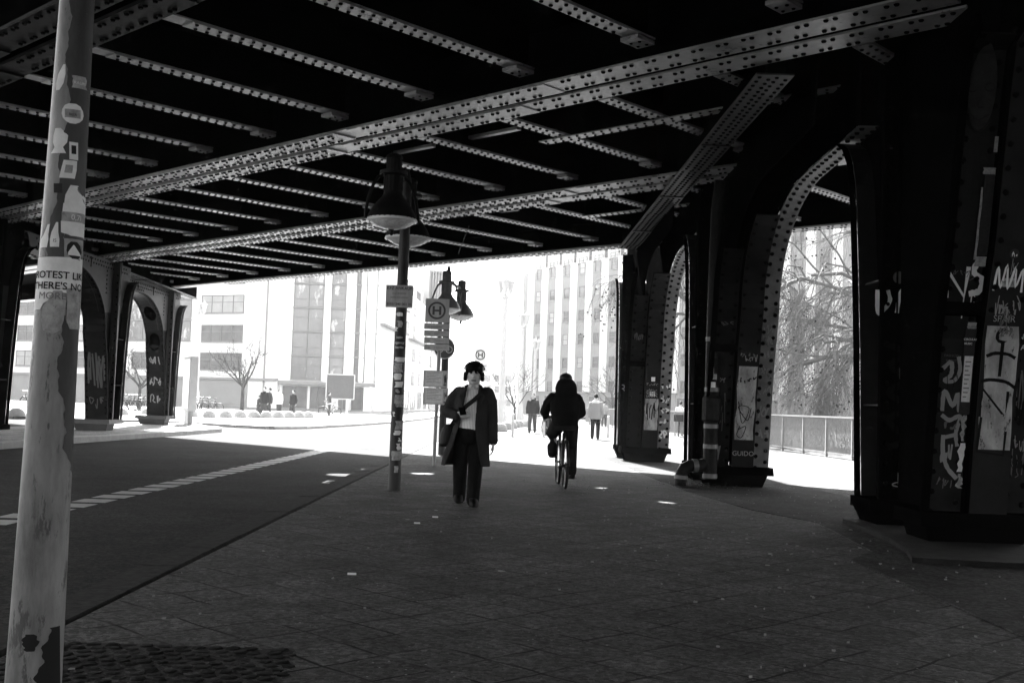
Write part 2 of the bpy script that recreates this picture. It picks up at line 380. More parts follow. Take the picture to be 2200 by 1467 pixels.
# far pavement left of the road, and the median under the left columns
far_edge = [(-60, 47.5), (-13.6, 48.6), (-11.2, 46.6), (-9.8, 45.9), (-8.9, 48), (-8.2, 54), (-7.1, 66.5), (-6.5, 90), (-6, 300), (-60, 300)]
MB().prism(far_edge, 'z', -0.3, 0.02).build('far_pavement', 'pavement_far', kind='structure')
med = [(-15.6, -20), (-11.9, -20), (-11.2, 15), (-10.75, 28.2), (-10.35, 36), (-10.3, 40.2), (-10.6, 41.3), (-11.4, 42.3), (-12.6, 45), (-14.6, 45), (-15.4, 41)]
med_in = [(x+(0.28 if x < -14.5 else -0.28), y) for x, y in med]
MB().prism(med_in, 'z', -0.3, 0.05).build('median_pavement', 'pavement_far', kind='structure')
def kerb_run(pts, w, z0, z1, name, matn, side=1, step=1.0):
    mb = MB()
    for a, b in zip(pts, pts[1:]):
        a = Vector((a[0], a[1], 0)); b = Vector((b[0], b[1], 0)); d = b-a; L = d.length; d.normalize(); nrm = Vector((-d.y, d.x, 0))*side*w
        k = max(1, round(L/step)); st = L/k
        for i in range(k):
            p = a+d*(i*st+0.004); q = a+d*((i+1)*st-0.004); dz = random.uniform(-0.004, 0.004); c = 0.02
            lo = [p+Vector((0, 0, z0)), q+Vector((0, 0, z0)), q+nrm+Vector((0, 0, z0)), p+nrm+Vector((0, 0, z0))]
            mid = [Vector((v.x, v.y, z1+dz-c)) for v in lo]
            ins = nrm*0.07
            top = [mid[0]+ins+Vector((0, 0, c)), mid[1]+ins+Vector((0, 0, c)), mid[2]-ins+Vector((0, 0, c)), mid[3]-ins+Vector((0, 0, c))]
            vs = lo+mid+top
            mb.add(vs, [(8, 9, 10, 11), (0, 1, 5, 4), (1, 2, 6, 5), (2, 3, 7, 6), (3, 0, 4, 7), (4, 5, 9, 8), (5, 6, 10, 9), (6, 7, 11, 10), (7, 4, 8, 11)])
    mb.build(name, matn, kind='structure', fix=True)
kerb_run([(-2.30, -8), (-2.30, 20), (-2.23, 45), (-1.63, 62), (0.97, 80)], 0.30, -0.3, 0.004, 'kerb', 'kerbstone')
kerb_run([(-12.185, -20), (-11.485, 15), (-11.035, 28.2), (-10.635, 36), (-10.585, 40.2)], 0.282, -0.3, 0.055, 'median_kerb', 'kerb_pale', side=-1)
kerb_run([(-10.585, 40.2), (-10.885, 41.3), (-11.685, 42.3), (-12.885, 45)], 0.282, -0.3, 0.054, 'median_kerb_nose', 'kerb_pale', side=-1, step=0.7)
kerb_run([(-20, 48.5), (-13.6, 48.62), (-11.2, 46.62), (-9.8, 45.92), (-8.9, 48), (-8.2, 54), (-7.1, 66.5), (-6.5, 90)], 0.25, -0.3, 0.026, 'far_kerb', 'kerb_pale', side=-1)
# painted block line on the road: short blocks in a row
mb = MB()
for i in range(60):
    y = 4.0+i*0.62; x = -5.03+0.0245*(y-10) - (0.0004*(y-10)**2 if y > 10 else 0)
    sk = 0.03
    mb.add([(x-0.2, y, ROAD_Z+0.004), (x+0.2, y+sk, ROAD_Z+0.004), (x+0.2, y+0.44+sk, ROAD_Z+0.004), (x-0.2, y+0.44, ROAD_Z+0.004)], [(0, 1, 2, 3)])
mb.build('road_marking', 'line_paint', kind='structure')
# thin worn joint line in the asphalt, storm drain slot at the kerb
mb = MB()
for i in range(20):
    y0 = 6+i*0.75; mb.add([(-2.72, y0, ROAD_Z+0.004), (-2.70, y0, ROAD_Z+0.004), (-2.70, y0+0.6, ROAD_Z+0.004), (-2.72, y0+0.6, ROAD_Z+0.004)], [(0, 1, 2, 3)])
mb.build('gutter_line', 'line_paint', kind='structure')
# dirt bed and broken kerb round the right-hand columns
MB().prism([(3.0, 3.0), (2.95, 9.6), (3.35, 10.3), (3.55, 12.8), (3.1, 14.2), (2.75, 17.0), (2.6, 20.2), (2.5, 24), (2.3, 28.5), (4.2, 28.6), (4.9, 21), (5.4, 14.5), (6.4, 12), (6.9, 3)], 'z', -0.2, 0.006).build('dirt_bed', 'dirt', kind='structure')
mb = MB()
pl = [(3.45, 9.55), (3.62, 10.15), (3.75, 11.0), (3.86, 12.9), (5.3, 13.2), (5.9, 12.4), (6.1, 10.4), (6.3, 9.4), (5.1, 9.42), (4.2, 9.4)]
mb.prism(pl, 'z', -0.1, 0.05); mb.build('column_footing', 'plinth', kind='structure')
# cobblestones round the near pole
mb = MB(); rnd = random.Random(3); cob_o = Vector((-2.2, 4.2, 0))
for i in range(-2, 19):
    for j in range(0, 15):
        cx = -2.25+i*0.083+rnd.uniform(-.012, .012)+(0.04 if j % 2 else 0); cy = 4.45+j*0.078+rnd.uniform(-.012, .012)
        if cx > -0.98+(5.4-cy)*0.1 or cx < -2.24 or cy > 5.47: continue
        r = 0.034+rnd.random()*0.007; n = 6; a0 = rnd.random(); h = rnd.uniform(0.004, 0.010)
        lo = []; mid = []; top = []
        for q in range(n):
            a = a0+2*math.pi*q/n; rr = r*rnd.uniform(0.85, 1.15)
            lo.append((cx+rr*math.cos(a), cy+rr*math.sin(a), -0.03)); mid.append((cx+rr*math.cos(a), cy+rr*math.sin(a), h-0.006)); top.append((cx+rr*.82*math.cos(a), cy+rr*.82*math.sin(a), h+rnd.uniform(-.003, .003)))
        mb.add(lo+mid+top, [(q, (q+1) % n, n+(q+1) % n, n+q) for q in range(n)]+[(n+q, n+(q+1) % n, 2*n+(q+1) % n, 2*n+q) for q in range(n)]+[tuple(range(2*n, 3*n))])
tag(mb.build('cobblestones', 'cobble', smooth=50), 'small uneven cobblestones set around the foot of the stickered pole', 'cobblestones', kind='stuff')
MB().add([(-2.26, 4.2, 0.003), (-0.95, 4.2, 0.003), (-1.0, 5.5, 0.003), (-2.26, 5.5, 0.003)], [(0, 1, 2, 3)]).build('cobble_bed', 'dirt', kind='structure')
# litter: uncountable flakes of paper and grit
mb = MB(); rnd = random.Random(11)
for i in range(340):
    if rnd.random() < 0.6: x = rnd.uniform(1.0, 5.5); y = rnd.uniform(5, 19)
    else: x = rnd.uniform(-2.2, 5); y = rnd.uniform(4.5, 20)
    s_ = rnd.uniform(0.003, 0.0075)*(2.2 if rnd.random() < 0.05 else 1); a = rnd.random()*6.3; zb = 0.012 if x > 2.4 else 0.004
    e_ = rnd.uniform(1, 2.6); pts = [(x+e_*s_*rnd.uniform(.5, 1.3)*math.cos(a+q*1.57), y+s_*rnd.uniform(.5, 1.5)*math.sin(a+q*1.57)) for q in range(4)]
    mb.add([(px, py, zb+rnd.random()*0.008) for px, py in pts]+[(px, py, zb-.004) for px, py in pts], [(0, 1, 2, 3), (0, 4, 5, 1), (1, 5, 6, 2), (2, 6, 7, 3), (3, 7, 4, 0)])
tag(mb.build('litter', 'litter'), 'scattered flakes of paper and grit on the pavement', 'litter', kind='stuff')
for k, (px, py, lab) in enumerate([(935, 1110, 'white cigarette butt on the slabs just left of the walking man\'s shoes'), (896, 1123, 'white cigarette butt on the slabs between the lamp post and the man'), (756, 1232, 'lone white cigarette butt on the slabs nearest to the kerb line')]):
    p = G(px, py, 0.012); a = random.uniform(-0.3, 0.3)
    tag(MB().tube([p-Vector((0.03, 0.01*a, 0)), p+Vector((0.03, 0.01*a, 0))], 0.008, 8).build('cigarette_butt', 'paper'), lab, 'cigarette butt', 'cigarette butts on the slabs')

# ------------------------------------------------------------------ the viaduct deck
AZ = R(-46.4)
V = Vector((math.sin(AZ), math.cos(AZ), 0)); N = Vector((math.cos(AZ), -math.sin(AZ), 0))
def SN(s, n, z): return V*s+N*n+Vector((0, 0, z))
ZB = 5.2                                       # underside of the main girders
via = thing('railway_viaduct', (0, 0, 0), 'black riveted steel railway viaduct deck spanning the street overhead', 'viaduct')
N_FAR, N_NEAR, S0, S1 = 21.9, -24.0, -40.0, 52.0
holes = []
def hole_at(px, py, z, zdeck, rx, ry):
    p = G(px, py, z); t = (zdeck-p.z)/sdir.z; q = p+sdir*t
    holes.append((q.dot(V), q.dot(N), rx, ry))
ZD = 5.95
hole_at(742, 1020, ROAD_Z, ZD, 0.36, 0.30); hole_at(908, 1017, 0, ZD, 0.2, 0.2); hole_at(1290, 1048, 0, ZD, 0.1, 0.1); hole_at(1432, 1079, 0, ZD, 0.13, 0.06)
def plate_with_holes(z, name, matn):
    bm = bmesh.new()
    def loop(pts):
        vs = [bm.verts.new(SN(a, b, z)) for a, b in pts]
        for i in range(len(vs)): bm.edges.new((vs[i], vs[(i+1) % len(vs)]))
    loop([(S0, N_NEAR), (9, N_NEAR), (9, -3), (14, 3.5), (S1, 3.5), (S1, N_FAR), (S0, N_FAR)])  # out of view the outline is cut open and extended to steer light
    for s_, n_, rx, ry in holes: loop([(s_+rx*math.cos(a*math.pi/8), n_+ry*math.sin(a*math.pi/8)) for a in range(16)])
    bmesh.ops.triangle_fill(bm, use_beauty=True, edges=bm.edges[:])
    me = bpy.data.meshes.new(name); bm.to_mesh(me); bm.free(); me.materials.append(MATS[matn])
    o = bpy.data.objects.new(name, me); COL.objects.link(o); o.parent = via
plate_with_holes(ZD, 'deck_plate', 'shade_black')
mb = MB(); mb.hexa([SN(S0, N_FAR-0.05, 5.9), SN(S1, N_FAR-0.05, 5.9), SN(S1, N_FAR+0.15, 5.9), SN(S0, N_FAR+0.15, 5.9)], [SN(S0, N_FAR-0.05, 7.1), SN(S1, N_FAR-0.05, 7.1), SN(S1, N_FAR+0.15, 7.1), SN(S0, N_FAR+0.15, 7.1)])
mb.build('parapet', 'steel_shade', via)
def rivet_rows(mb, s0, s1, n0, z, rows, pitch, pair=False, r=0.024):
    """rivet heads under a plate running along V"""
    k = int((s1-s0)/pitch)
    for ri, dn in enumerate(rows):
        for i in range(k):
            s_ = s0+(i+0.5)*pitch+(pitch*0.5 if ri % 2 else 0)
            mb.rivet(SN(s_, n0+dn, z), (0, 0, -1), r)
            if pair: mb.rivet(SN(s_+pitch*0.32, n0+dn, z), (0, 0, -1), r)
def slab(mb, s0, s1, n0, n1, z0, z1):
    mb.hexa([SN(s0, n1, z0), SN(s1, n1, z0), SN(s1, n0, z0), SN(s0, n0, z0)], [SN(s0, n1, z1), SN(s1, n1, z1), SN(s1, n0, z1), SN(s0, n0, z1)])
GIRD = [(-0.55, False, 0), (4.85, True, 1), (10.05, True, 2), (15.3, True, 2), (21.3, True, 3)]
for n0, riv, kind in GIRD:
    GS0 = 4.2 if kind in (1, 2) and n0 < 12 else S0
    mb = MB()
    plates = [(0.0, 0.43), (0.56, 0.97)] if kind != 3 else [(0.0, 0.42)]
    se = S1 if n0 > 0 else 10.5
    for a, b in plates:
        gm = 'flange' if n0 > 6 else 'steel_mid'; mb.use(gm); slab(mb, GS0, se, n0+a, n0+b, ZB, ZB+0.025)  # nearest girders get a darker tone that paints in their shade
        mb.use('steel_shade'); mid = n0+(a+b)/2; slab(mb, GS0, se, mid-0.01, mid+0.01, ZB+0.025, ZD)
        if riv:
            # cover plates of different lengths give the stepped joints near the right-hand supports
            for (c0, c1, dz) in ((13.4, 40.0, 0.022), (9.2, 13.1, 0.012)):
                mb.use(gm); slab(mb, c0+a*1.6, c1+a*1.6, n0+a+0.006, n0+b-0.006, ZB-dz, ZB)
            mb.use('rivet')
            wd = b-a
            rivet_rows(mb, 13.45+a*1.6, 34.5, n0+a, ZB-0.022, (0.075, wd-0.075), 0.21, True, 0.028)
            rivet_rows(mb, 13.45+a*1.6, 34.5, n0+a, ZB-0.022, (0.075+wd*0.26, wd-0.075-wd*0.2), 0.42, False, 0.026) if kind < 3 else None
            rivet_rows(mb, 9.25+a*1.6, 13.05+a*1.6, n0+a, ZB-0.012, (0.08, wd-0.08), 0.30, True, 0.03)
            rivet_rows(mb, max(3.0, GS0), 9.1+a*1.6, n0+a, ZB, (0.08, wd-0.08), 0.32, True, 0.03)
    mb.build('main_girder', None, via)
# stringers between the girders
def stringer(s_, n0, n1, z=5.4, wid=0.24, riv=True, pitch=0.15):
    mb = MB(); mb.use('flange'); slab(mb, s_-wid/2, s_+wid/2, n0, n1, z, z+0.02)
    mb.use('steel_shade'); slab(mb, s_-0.008, s_+0.008, n0, n1, z+0.02, ZD-0.004)
    if riv:
        # doubled middle plate with two rows of rivets, bare shoe ends
        a, b = n0+0.55, n1-0.5
        mb.use('flange'); slab(mb, s_-wid/2+0.004, s_+wid/2-0.004, a, b, z-0.014, z)
        mb.use('rivet'); k = int((b-a)/pitch)
        for i in range(k):
            t = a+(i+0.5)*pitch
            mb.rivet(SN(s_-wid*0.28, t, z-0.014), (0, 0, -1), 0.026); mb.rivet(SN(s_+wid*0.28, t+pitch*0.4, z-0.014), (0, 0, -1), 0.026)
        mb.use('flange'); slab(mb, s_-0.11, s_+0.13, n1-0.32, n1, z-0.06, z-0.016)
        mb.use('rivet')
        for q in (0.07, 0.2): mb.rivet(SN(s_-0.05, n1-q, z-0.06), (0, 0, -1), 0.022); mb.rivet(SN(s_+0.07, n1-q, z-0.06), (0, 0, -1), 0.022)
    mb.build('stringer', None, via)
for k in range(24):
    s_ = 3.9+1.85*k
    if s_ > 40: break
    if s_ < 31: stringer(s_, 5.83, 10.04)
    if s_ > 5: stringer(s_, 11.03, 15.29)
    stringer(s_+0.70, 16.28, 21.29)
for k in range(3): stringer(5.75+1.85*k, 0.43, 4.84, riv=False)
for k in range(1, 5): stringer(3.9-1.85*k+0.70, 16.28, 21.29)
# short cross pieces parallel to the girders at mid bay
def cross_piece(s0, s1, n_, z=5.36, wid=0.22):
    mb = MB(); mb.use('flange'); slab(mb, s0, s1, n_-wid/2, n_+wid/2, z, z+0.018); mb.use('steel_shade'); slab(mb, s0, s1, n_-0.008, n_+0.008, z+0.018, ZD-0.004)
    mb.use('rivet')
    for i in range(int((s1-s0)/0.16)): mb.rivet(SN(s0+0.08+i*0.16, n_-0.06, z), (0, 0, -1), 0.024); mb.rivet(SN(s0+0.14+i*0.16, n_+0.06, z), (0, 0, -1), 0.024)
    mb.build('cross_bracing', None, via)
cross_piece(6.6, 11.75, 12.9); cross_piece(12.0, 15.6, 18.55); cross_piece(3.0, 7.0, 18.55)
for n_, sa in ((12.6, 12.0), (12.6, 14.0), (17.9, 17.0), (17.9, 20.7)):
    mb = MB(); slab(mb, sa, sa+1.1, n_-0.05, n_+0.05, 5.55, 5.6); mb.build('cross_bracing', 'flange', via)
# longitudinal beams over the two rows of columns
def row_beam(x0, y0, x1, y1, w_, z, beam_m='steel_beam_shade'):
    a = Vector((x0, y0, 0)); b = Vector((x1, y1, 0)); d = (b-a); L = d.length; d.normalize(); nr = Vector((d.y, -d.x, 0))
    mb = MB()
    def sl(t0, t1, u0, u1, za, zb):
        P = lambda t, u, z: a+d*t+nr*u+Vector((0, 0, z))
        mb.hexa([P(t0, u0, za), P(t0, u1, za), P(t1, u1, za), P(t1, u0, za)], [P(t0, u0, zb), P(t0, u1, zb), P(t1, u1, zb), P(t1, u0, zb)])
    mb.use(beam_m); sl(0, L, 0, w_, z, z+0.02)
    for c0, c1, dz in ((0.24, 0.36, 0.02), (0.52, 0.64, 0.02), (0.8, 0.95, 0.02)): sl(L*c0, L*c1, 0.004, w_-0.004, z-dz, z)
    mb.use('steel_shade'); sl(0, L, 0.10, 0.12, z+0.02, ZD-0.003); sl(0, L, w_-0.12, w_-0.10, z+0.02, ZD-0.003)
    mb.use('rivet')
    for i in range(int(L/0.17)):
        t = 0.1+i*0.17; zz = z-0.02 if any(c0*L <= t <= c1*L for c0, c1 in ((0.24, 0.36), (0.52, 0.64), (0.8, 0.95))) else z
        for u in (0.06, 0.18, w_-0.18, w_-0.06): mb.rivet(a+d*(t+(0.08 if u in (0.18, w_-0.06) else 0))+nr*u+Vector((0, 0, zz)), (0, 0, -1), 0.026)
    mb.build('row_beam', None, via)
row_beam(2.70, 12.62, 2.5, 27.0, 0.44, 5.1); row_beam(-12.2, 10, -13.6, 45.5, 0.75, 5.1)
# pipes and a cable slung under the deck
MB().tube([SN(8, 20.4, 5.62), SN(40, 20.4, 5.62)], 0.04, 8).build('conduit', 'steel_shade', via)
MB().tube([at(985, 545, 24.0), at(1008, 485, 22.3)], 0.006, 6).build('cable', 'steel_mid', via)

# ------------------------------------------------------------------ portal columns
def profile(side, ztop=4.62):
    """(y, z) outline of a leg that leans out and rounds into the soffit; side -1 = towards the camera"""
    pts = [(0.0, 0.32), (-0.10, 1.0), (-0.28, 2.0), (-0.55, 2.9)]
    cy, cz, r = -3.15, 2.92, 1.70
    for k in range(1, 15):
        a = k/14*math.pi/2; pts.append((cy+2.6*math.cos(a), cz+r*math.sin(a)))
    pts.append((-5.5, ztop+0.06))
    if side < 0: return pts
    return [(1.9, 0.32), (1.95, 1.0), (2.02, 2.0), (2.12, 2.9), (2.22, 3.6), (2.3, 4.0), (2.42, 4.3), (2.6, 4.5), (2.85, ztop)]
PF, PB = profile(-1), profile(1)
PF_ST = PF[:4]+[(-0.70, 3.6), (-0.86, 4.3), (-0.95, 4.62), (-1.15, 4.70)]      # plain leaning leg without an arch
FRONT = PF
def strip(mb, prof, x0, x1, th, front=True):
    """flange plate following a profile, th thick to the inside"""
    vs = []; k = len(prof)
    for i, (y, z) in enumerate(prof):
        t = Vector((prof[min(i+1, k-1)][0]-prof[max(i-1, 0)][0], prof[min(i+1, k-1)][1]-prof[max(i-1, 0)][1])).normalized()
        n = Vector((t.y, -t.x))*th
        if not front: n = -n
        vs += [(x0, y, z), (x1, y, z), (x1, y+n.x, z+n.y), (x0, y+n.x, z+n.y)]
    fs = []
    for i in range(k-1):
        for j in range(4): fs.append((4*i+j, 4*i+(j+1) % 4, 4*i+4+(j+1) % 4, 4*i+4+j))
    fs += [(0, 3, 2, 1), (4*k-4, 4*k-3, 4*k-2, 4*k-1)]
    mb.add(vs, fs)
def rivets_on(mb, prof, xs, pitch, r=0.03, sgn=1, zmin=0, zmax=9):
    acc = 0; d0 = 0
    for i in range(len(prof)-1):
        a = Vector((0, *prof[i])); b = Vector((0, *prof[i+1])); L = (b-a).length; t = (b-a).normalized(); n = Vector((0, -t.z, t.y))*sgn
        d = d0
        while d < L:
            p = a+t*d
            if zmin < p.z < zmax:
                for j, x in enumerate(xs): mb.rivet((x, p.y+(t.y*pitch*.5 if j % 2 else 0), p.z+(t.z*pitch*.5 if j % 2 else 0)), n, r, 8)
            d += pitch
        d0 = d-L
def column(name, loc, label, rz, mirror, pier='steel_mid', flange='steel_lit', web='steel_shade', full=False, straight=False):
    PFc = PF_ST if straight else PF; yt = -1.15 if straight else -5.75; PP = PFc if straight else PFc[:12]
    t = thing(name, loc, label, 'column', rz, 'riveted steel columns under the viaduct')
    sx = -1 if mirror else 1
    def X(mb): mb.X = Matrix.Diagonal((sx, 1, 1, 1)) if mirror else None; return mb
    def B(mb, nm, mt=None, **k): return mb.build(nm, mt, t, fix=mirror or k.pop('fix', True), **k)
    # web plate in the plane of the row, between the front and the rear profile, up to the deck
    poly = [(y, z) for y, z in PFc]+[(yt, 5.9), (2.85, 5.9)]+[(y, z) for y, z in reversed(PB)]
    pbk = [(y-(1.0 if full else 0.0), z) for y, z in PB]
    if full:
        low = [(y, z) for y, z in PFc if z < 3.6]+[(y, z) for y, z in reversed(pbk) if z < 3.65]
        mb = X(MB()); mb.prism(low, 'x', -0.095, -0.08); B(mb, 'web_plate', 'steel_mid')  # lower web darker than the spandrel above: shade painted into the tone
        poly = [(y, z) for y, z in PFc if z > 3.4]+[(yt, 5.08), (1.85, 5.08)]+[(y, z) for y, z in reversed(pbk) if z > 3.55]
    mb = X(MB()); mb.use(web); mb.prism(poly, 'x', -0.10, -0.085)
    mb.use('rivet')
    if full:
        for i in range(34):
            mb.rivet((-0.1, -5.2+i*0.2, 4.98), (-1, 0, 0), 0.03); mb.rivet((-0.1, -5.1+i*0.2, 4.86), (-1, 0, 0), 0.03)
            if -5.2+i*0.2 < -2.4: mb.rivet((-0.1, -5.2+i*0.2, 4.76), (-1, 0, 0), 0.03)
        for yy in (-0.2, -1.5, -3.2, -4.4):
            for i in range(6): mb.rivet((-0.1, yy, 4.1+i*0.13 if yy > -1.2 else 4.74+i*0.05), (-1, 0, 0), 0.03)
    B(mb, 'web_plate')
    # second web: closes the box seen from the far side
    mb = X(MB()); mb.prism(poly, 'x', 0.40, 0.415); B(mb, 'web_plate', web)
    # rounded flange with two rows of rivets following the arch
    mb = X(MB()); mb.use(flange); fx0, fx1 = (-0.28, 0.40) if full else (0.44, 0.72)
    strip(mb, PFc, fx0, fx1, 0.02); mb.use('rivet')
    rivets_on(mb, PFc, (fx0+0.06, fx1-0.06), 0.19, 0.034, 1)
    B(mb, 'arch_flange')
    mb = X(MB()); mb.use('steel_mid'); strip(mb, pbk, -0.32, 0.5, 0.02, False); mb.use('rivet'); rivets_on(mb, pbk, (-0.26, 0.44), 0.19, 0.03, -1); B(mb, 'arch_flange')
    # front pier plate; it leans with the leg and turns into a bracket at the top
    if not full:
        mb = X(MB()); mb.use(pier); pf = [(y-0.22, z) for y, z in PP]
        strip(mb, pf, 0.06, 0.42, 0.02); mb.use('rivet')
        rivets_on(mb, pf, (0.10, 0.38), 0.22, 0.03, 1, 2.15)
        mb.use(web); strip(mb, [(y+0.11, z) for y, z in pf], 0.05, 0.065, 0.0)
        for xa in (0.065, 0.40):
            vs = []
            for (y, z), (y2, z2) in zip(pf, PP): vs += [(xa, y+0.021, z), (xa+0.015, y+0.021, z), (xa+0.015, y2+0.03, z2), (xa, y2+0.03, z2)]
            mb.use(web); mb.add(vs, [(4*i+j, 4*i+(j+1) % 4, 4*i+4+(j+1) % 4, 4*i+4+j) for i in range(len(PP)-1) for j in range(4)])
        B(mb, 'pier_plate')
        # recessed panel with riveted angle on its left, then the street-side edge
        mb = X(MB()); mb.use(pier); pr = [(y-0.02, z) for y, z in PFc[:9]]
        strip(mb, pr, -0.30, 0.05, 0.02); mb.use('rivet'); rivets_on(mb, pr, (-0.24, 0.0), 0.2, 0.03, 1); B(mb, 'recess_panel')
        mb = X(MB()); mb.use(web); pe = [(y-0.16, z) for y, z in PP]
        strip(mb, pe, -0.345, -0.305, 0.16); strip(mb, [(y-0.03, z) for y, z in pe], -0.40, -0.35, 0.02); B(mb, 'edge_angle')
        mb = X(MB()); mb.use(web); mb.hexa([(-0.31, -0.30, 2.22), (0.055, -0.30, 2.22), (0.055, -0.45, 2.22), (-0.31, -0.45, 2.22)][::-1], [(-0.31, -0.36, 2.34), (0.055, -0.36, 2.34), (0.055, -0.5, 2.34), (-0.31, -0.5, 2.34)][::-1]); B(mb, 'stiffener')
    # rear leg
    mb = X(MB()); mb.use(web); 
    if full: mb.X = (mb.X or Matrix.Identity(4)) @ Matrix.Translation((0, -1.0, 0))
    mb.hexa([(-0.30, 1.32, 0.32), (0.22, 1.32, 0.32), (0.22, 1.36, 0.32), (-0.30, 1.36, 0.32)], [(-0.36, 1.32, 5.07), (0.22, 1.32, 5.07), (0.22, 1.36, 5.07), (-0.36, 1.36, 5.07)])
    mb.use('rivet')
    for i in range(20):
        for xx in (-0.24, 0.12): mb.rivet((xx, 1.32, 0.5+i*0.22), (0, -1, 0), 0.03, 8)
    mb.use(web); mb.box((-0.15, 1.30, 0.6), (-0.13, 1.32, 5.06)); mb.box((-0.335, 1.24, 0.34), (-0.302, 1.319, 5.05)); mb.box((0.181, 1.24, 0.34), (0.2, 1.32, 5.05))
    B(mb, 'rear_leg')
    pr = [(y, z) for y, z in pbk]
    mb = X(MB()); mb.use(web); strip(mb, pr, -0.40, -0.33, 0.02, False); B(mb, 'edge_angle')
    for zz in (1.35, 2.75):
        mb = X(MB()); mb.use('steel_mid'); yb = 1.9+0.1+(zz-1)*0.13; mb.box((-0.30, 1.37-(1.0 if full else 0), zz), (-0.105, 1.93-(1.0 if full else 0), zz+0.02)); B(mb, 'stiffener')
    # feet: ledge over a narrower pedestal, one under each leg
    mb = X(MB()); mb.use(web); mb.hexa([(-0.43, -0.285, 0.2), (0.75, -0.285, 0.2), (0.75, 0.5, 0.2), (-0.43, 0.5, 0.2)], [(-0.42, -0.265, 0.33), (0.74, -0.265, 0.33), (0.74, 0.5, 0.33), (-0.42, 0.5, 0.33)])
    B(mb, 'base_plate')
    mb = X(MB()); mb.use(web); mb.hexa([(-0.30, -0.16, -0.02), (0.58, -0.16, -0.02), (0.58, 0.4, -0.02), (-0.30, 0.4, -0.02)], [(-0.36, -0.22, 0.198), (0.66, -0.22, 0.198), (0.66, 0.42, 0.198), (-0.36, 0.42, 0.198)]); B(mb, 'pedestal')
    fy = 1.0 if full else 0.0
    mb = X(MB()); mb.use(web); mb.box((-0.42, 1.26-fy*.75, 0.201), (0.30, 1.97-fy, 0.32)); B(mb, 'base_plate')
    if full: return t
    mb = X(MB()); mb.use(web); mb.hexa([(-0.3, 1.32, -0.02), (0.12, 1.32, -0.02), (0.12, 1.9, -0.02), (-0.3, 1.9, -0.02)], [(-0.4, 1.3, 0.198), (0.2, 1.3, 0.198), (0.2, 1.92, 0.198), (-0.4, 1.92, 0.198)]); B(mb, 'pedestal')
    return t
RW = 0.0
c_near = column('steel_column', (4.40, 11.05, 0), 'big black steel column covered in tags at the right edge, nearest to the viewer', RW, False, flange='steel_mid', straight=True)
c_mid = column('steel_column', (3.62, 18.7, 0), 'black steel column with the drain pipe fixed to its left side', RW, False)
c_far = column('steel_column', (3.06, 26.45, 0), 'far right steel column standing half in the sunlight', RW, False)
c_l1 = column('steel_column', (-12.15, 25.4, 0.05), 'dark steel column at the left edge behind the stickered pole', RW, True, full=True, web='steel_shade', flange='steel_shade')
c_l2 = column('steel_column', (-12.25, 33.4, 0.05), 'left steel column with a chalky tag running down its front', RW, True, full=True, web='steel_bounce_lit', flange='steel_mid')
c_l3 = column('steel_column', (-13.2, 42.0, 0.05), 'left steel column with two oval holes near the advertising panel', RW, True, full=True, web='steel_bounce_lit', flange='steel_mid')
def on_front(t, x, z, dy):
    """point on the leaning front of a column (local)"""
    k = FRONT
    for i in range(len(k)-1):
        if k[i][1] <= z <= k[i+1][1]:
            f = (z-k[i][1])/(k[i+1][1]-k[i][1]); return Vector((x, k[i][0]+(k[i+1][0]-k[i][0])*f+dy, z))
    return Vector((x, k[0][0]+dy, z))
def lean_map(x, z, dy): return on_front(None, x, z, dy)
def leaning(mb, dy):
    """move everything in a builder (drawn at y = 0 plane) onto the leaning front"""
    mb.v = [tuple(lean_map(x, z, dy)+Vector((0, y, 0))) for x, y, z in mb.v]; return mb
AX, AZv = Vector((1, 0, 0)), Vector((0, 0, 1))
def graffiti(t, lines, w_, dy, mt, name='graffiti', off=0.004):
    mb = MB(); strokes(mb, lines, w_, (0, 0, 0), AX, AZv, off); leaning(mb, dy); return mb.build(name, mt, t)
def sheet(t, x0, x1, z0, z1, dy, mt, name='poster', rag=0.0, seed=1):
    rnd = random.Random(seed); mb = MB(); k = 7; vs = []
    for i in range(k+1):
        z = z0+(z1-z0)*i/k
        for x in (x0+rnd.uniform(0, rag), x1-rnd.uniform(0, rag)): vs.append((x, -0.003, z)); vs.append((x, -0.001, z))
    fs = []
    for i in range(k):
        a = 4*i; fs += [(a, a+2, a+6, a+4), (a+1, a+5, a+7, a+3), (a, a+4, a+5, a+1), (a+2, a+3, a+7, a+6)]
    mb.add(vs, fs); leaning(mb, dy); return mb.build(name, mt, t)
def lettering(t, items, dy, mt, name='lettering', off=0.006):
    mb = MB()
    for body, size, x, z, al in items: put_text(mb, body, size, (x, -off, z), AX, AZv, align=al)
    leaning(mb, dy); return mb.build(name, mt, t)
PD = -0.22     # pier plane, RD = recess plane
RD = -0.02
# --- near column
FRONT = PF_ST
sheet(c_near, 0.075, 0.405, 0.95, 2.12, PD, 'worn_paste', 'paste_patch', 0.03, 4)
anch = [curve2([(0.235+0.05*math.sin(a), 2.03+0.055*math.cos(a)) for a in [i*0.7 for i in range(10)]], 3), [(0.245, 1.96), (0.24, 1.66)], curve2([(0.11, 1.84), (0.18, 1.865), (0.3, 1.86), (0.365, 1.83)], 4),
        curve2([(0.08, 1.60), (0.16, 1.615), (0.3, 1.60), (0.39, 1.55)], 4)]
graffiti(c_near, anch, 0.032, PD, 'spray_black')
graffiti(c_near, [[(0.085, 1.27), (0.09, 1.53), (0.33, 1.26), (0.335, 1.50)], [(0.10, 1.25), (0.085, 0.93), (0.34, 0.90), (0.345, 1.12)]], 0.026, PD, 'spray_black')
lettering(c_near, [('SPAIR', 0.085, 0.23, 2.16, 'CENTER')], PD, 'spray_grey')
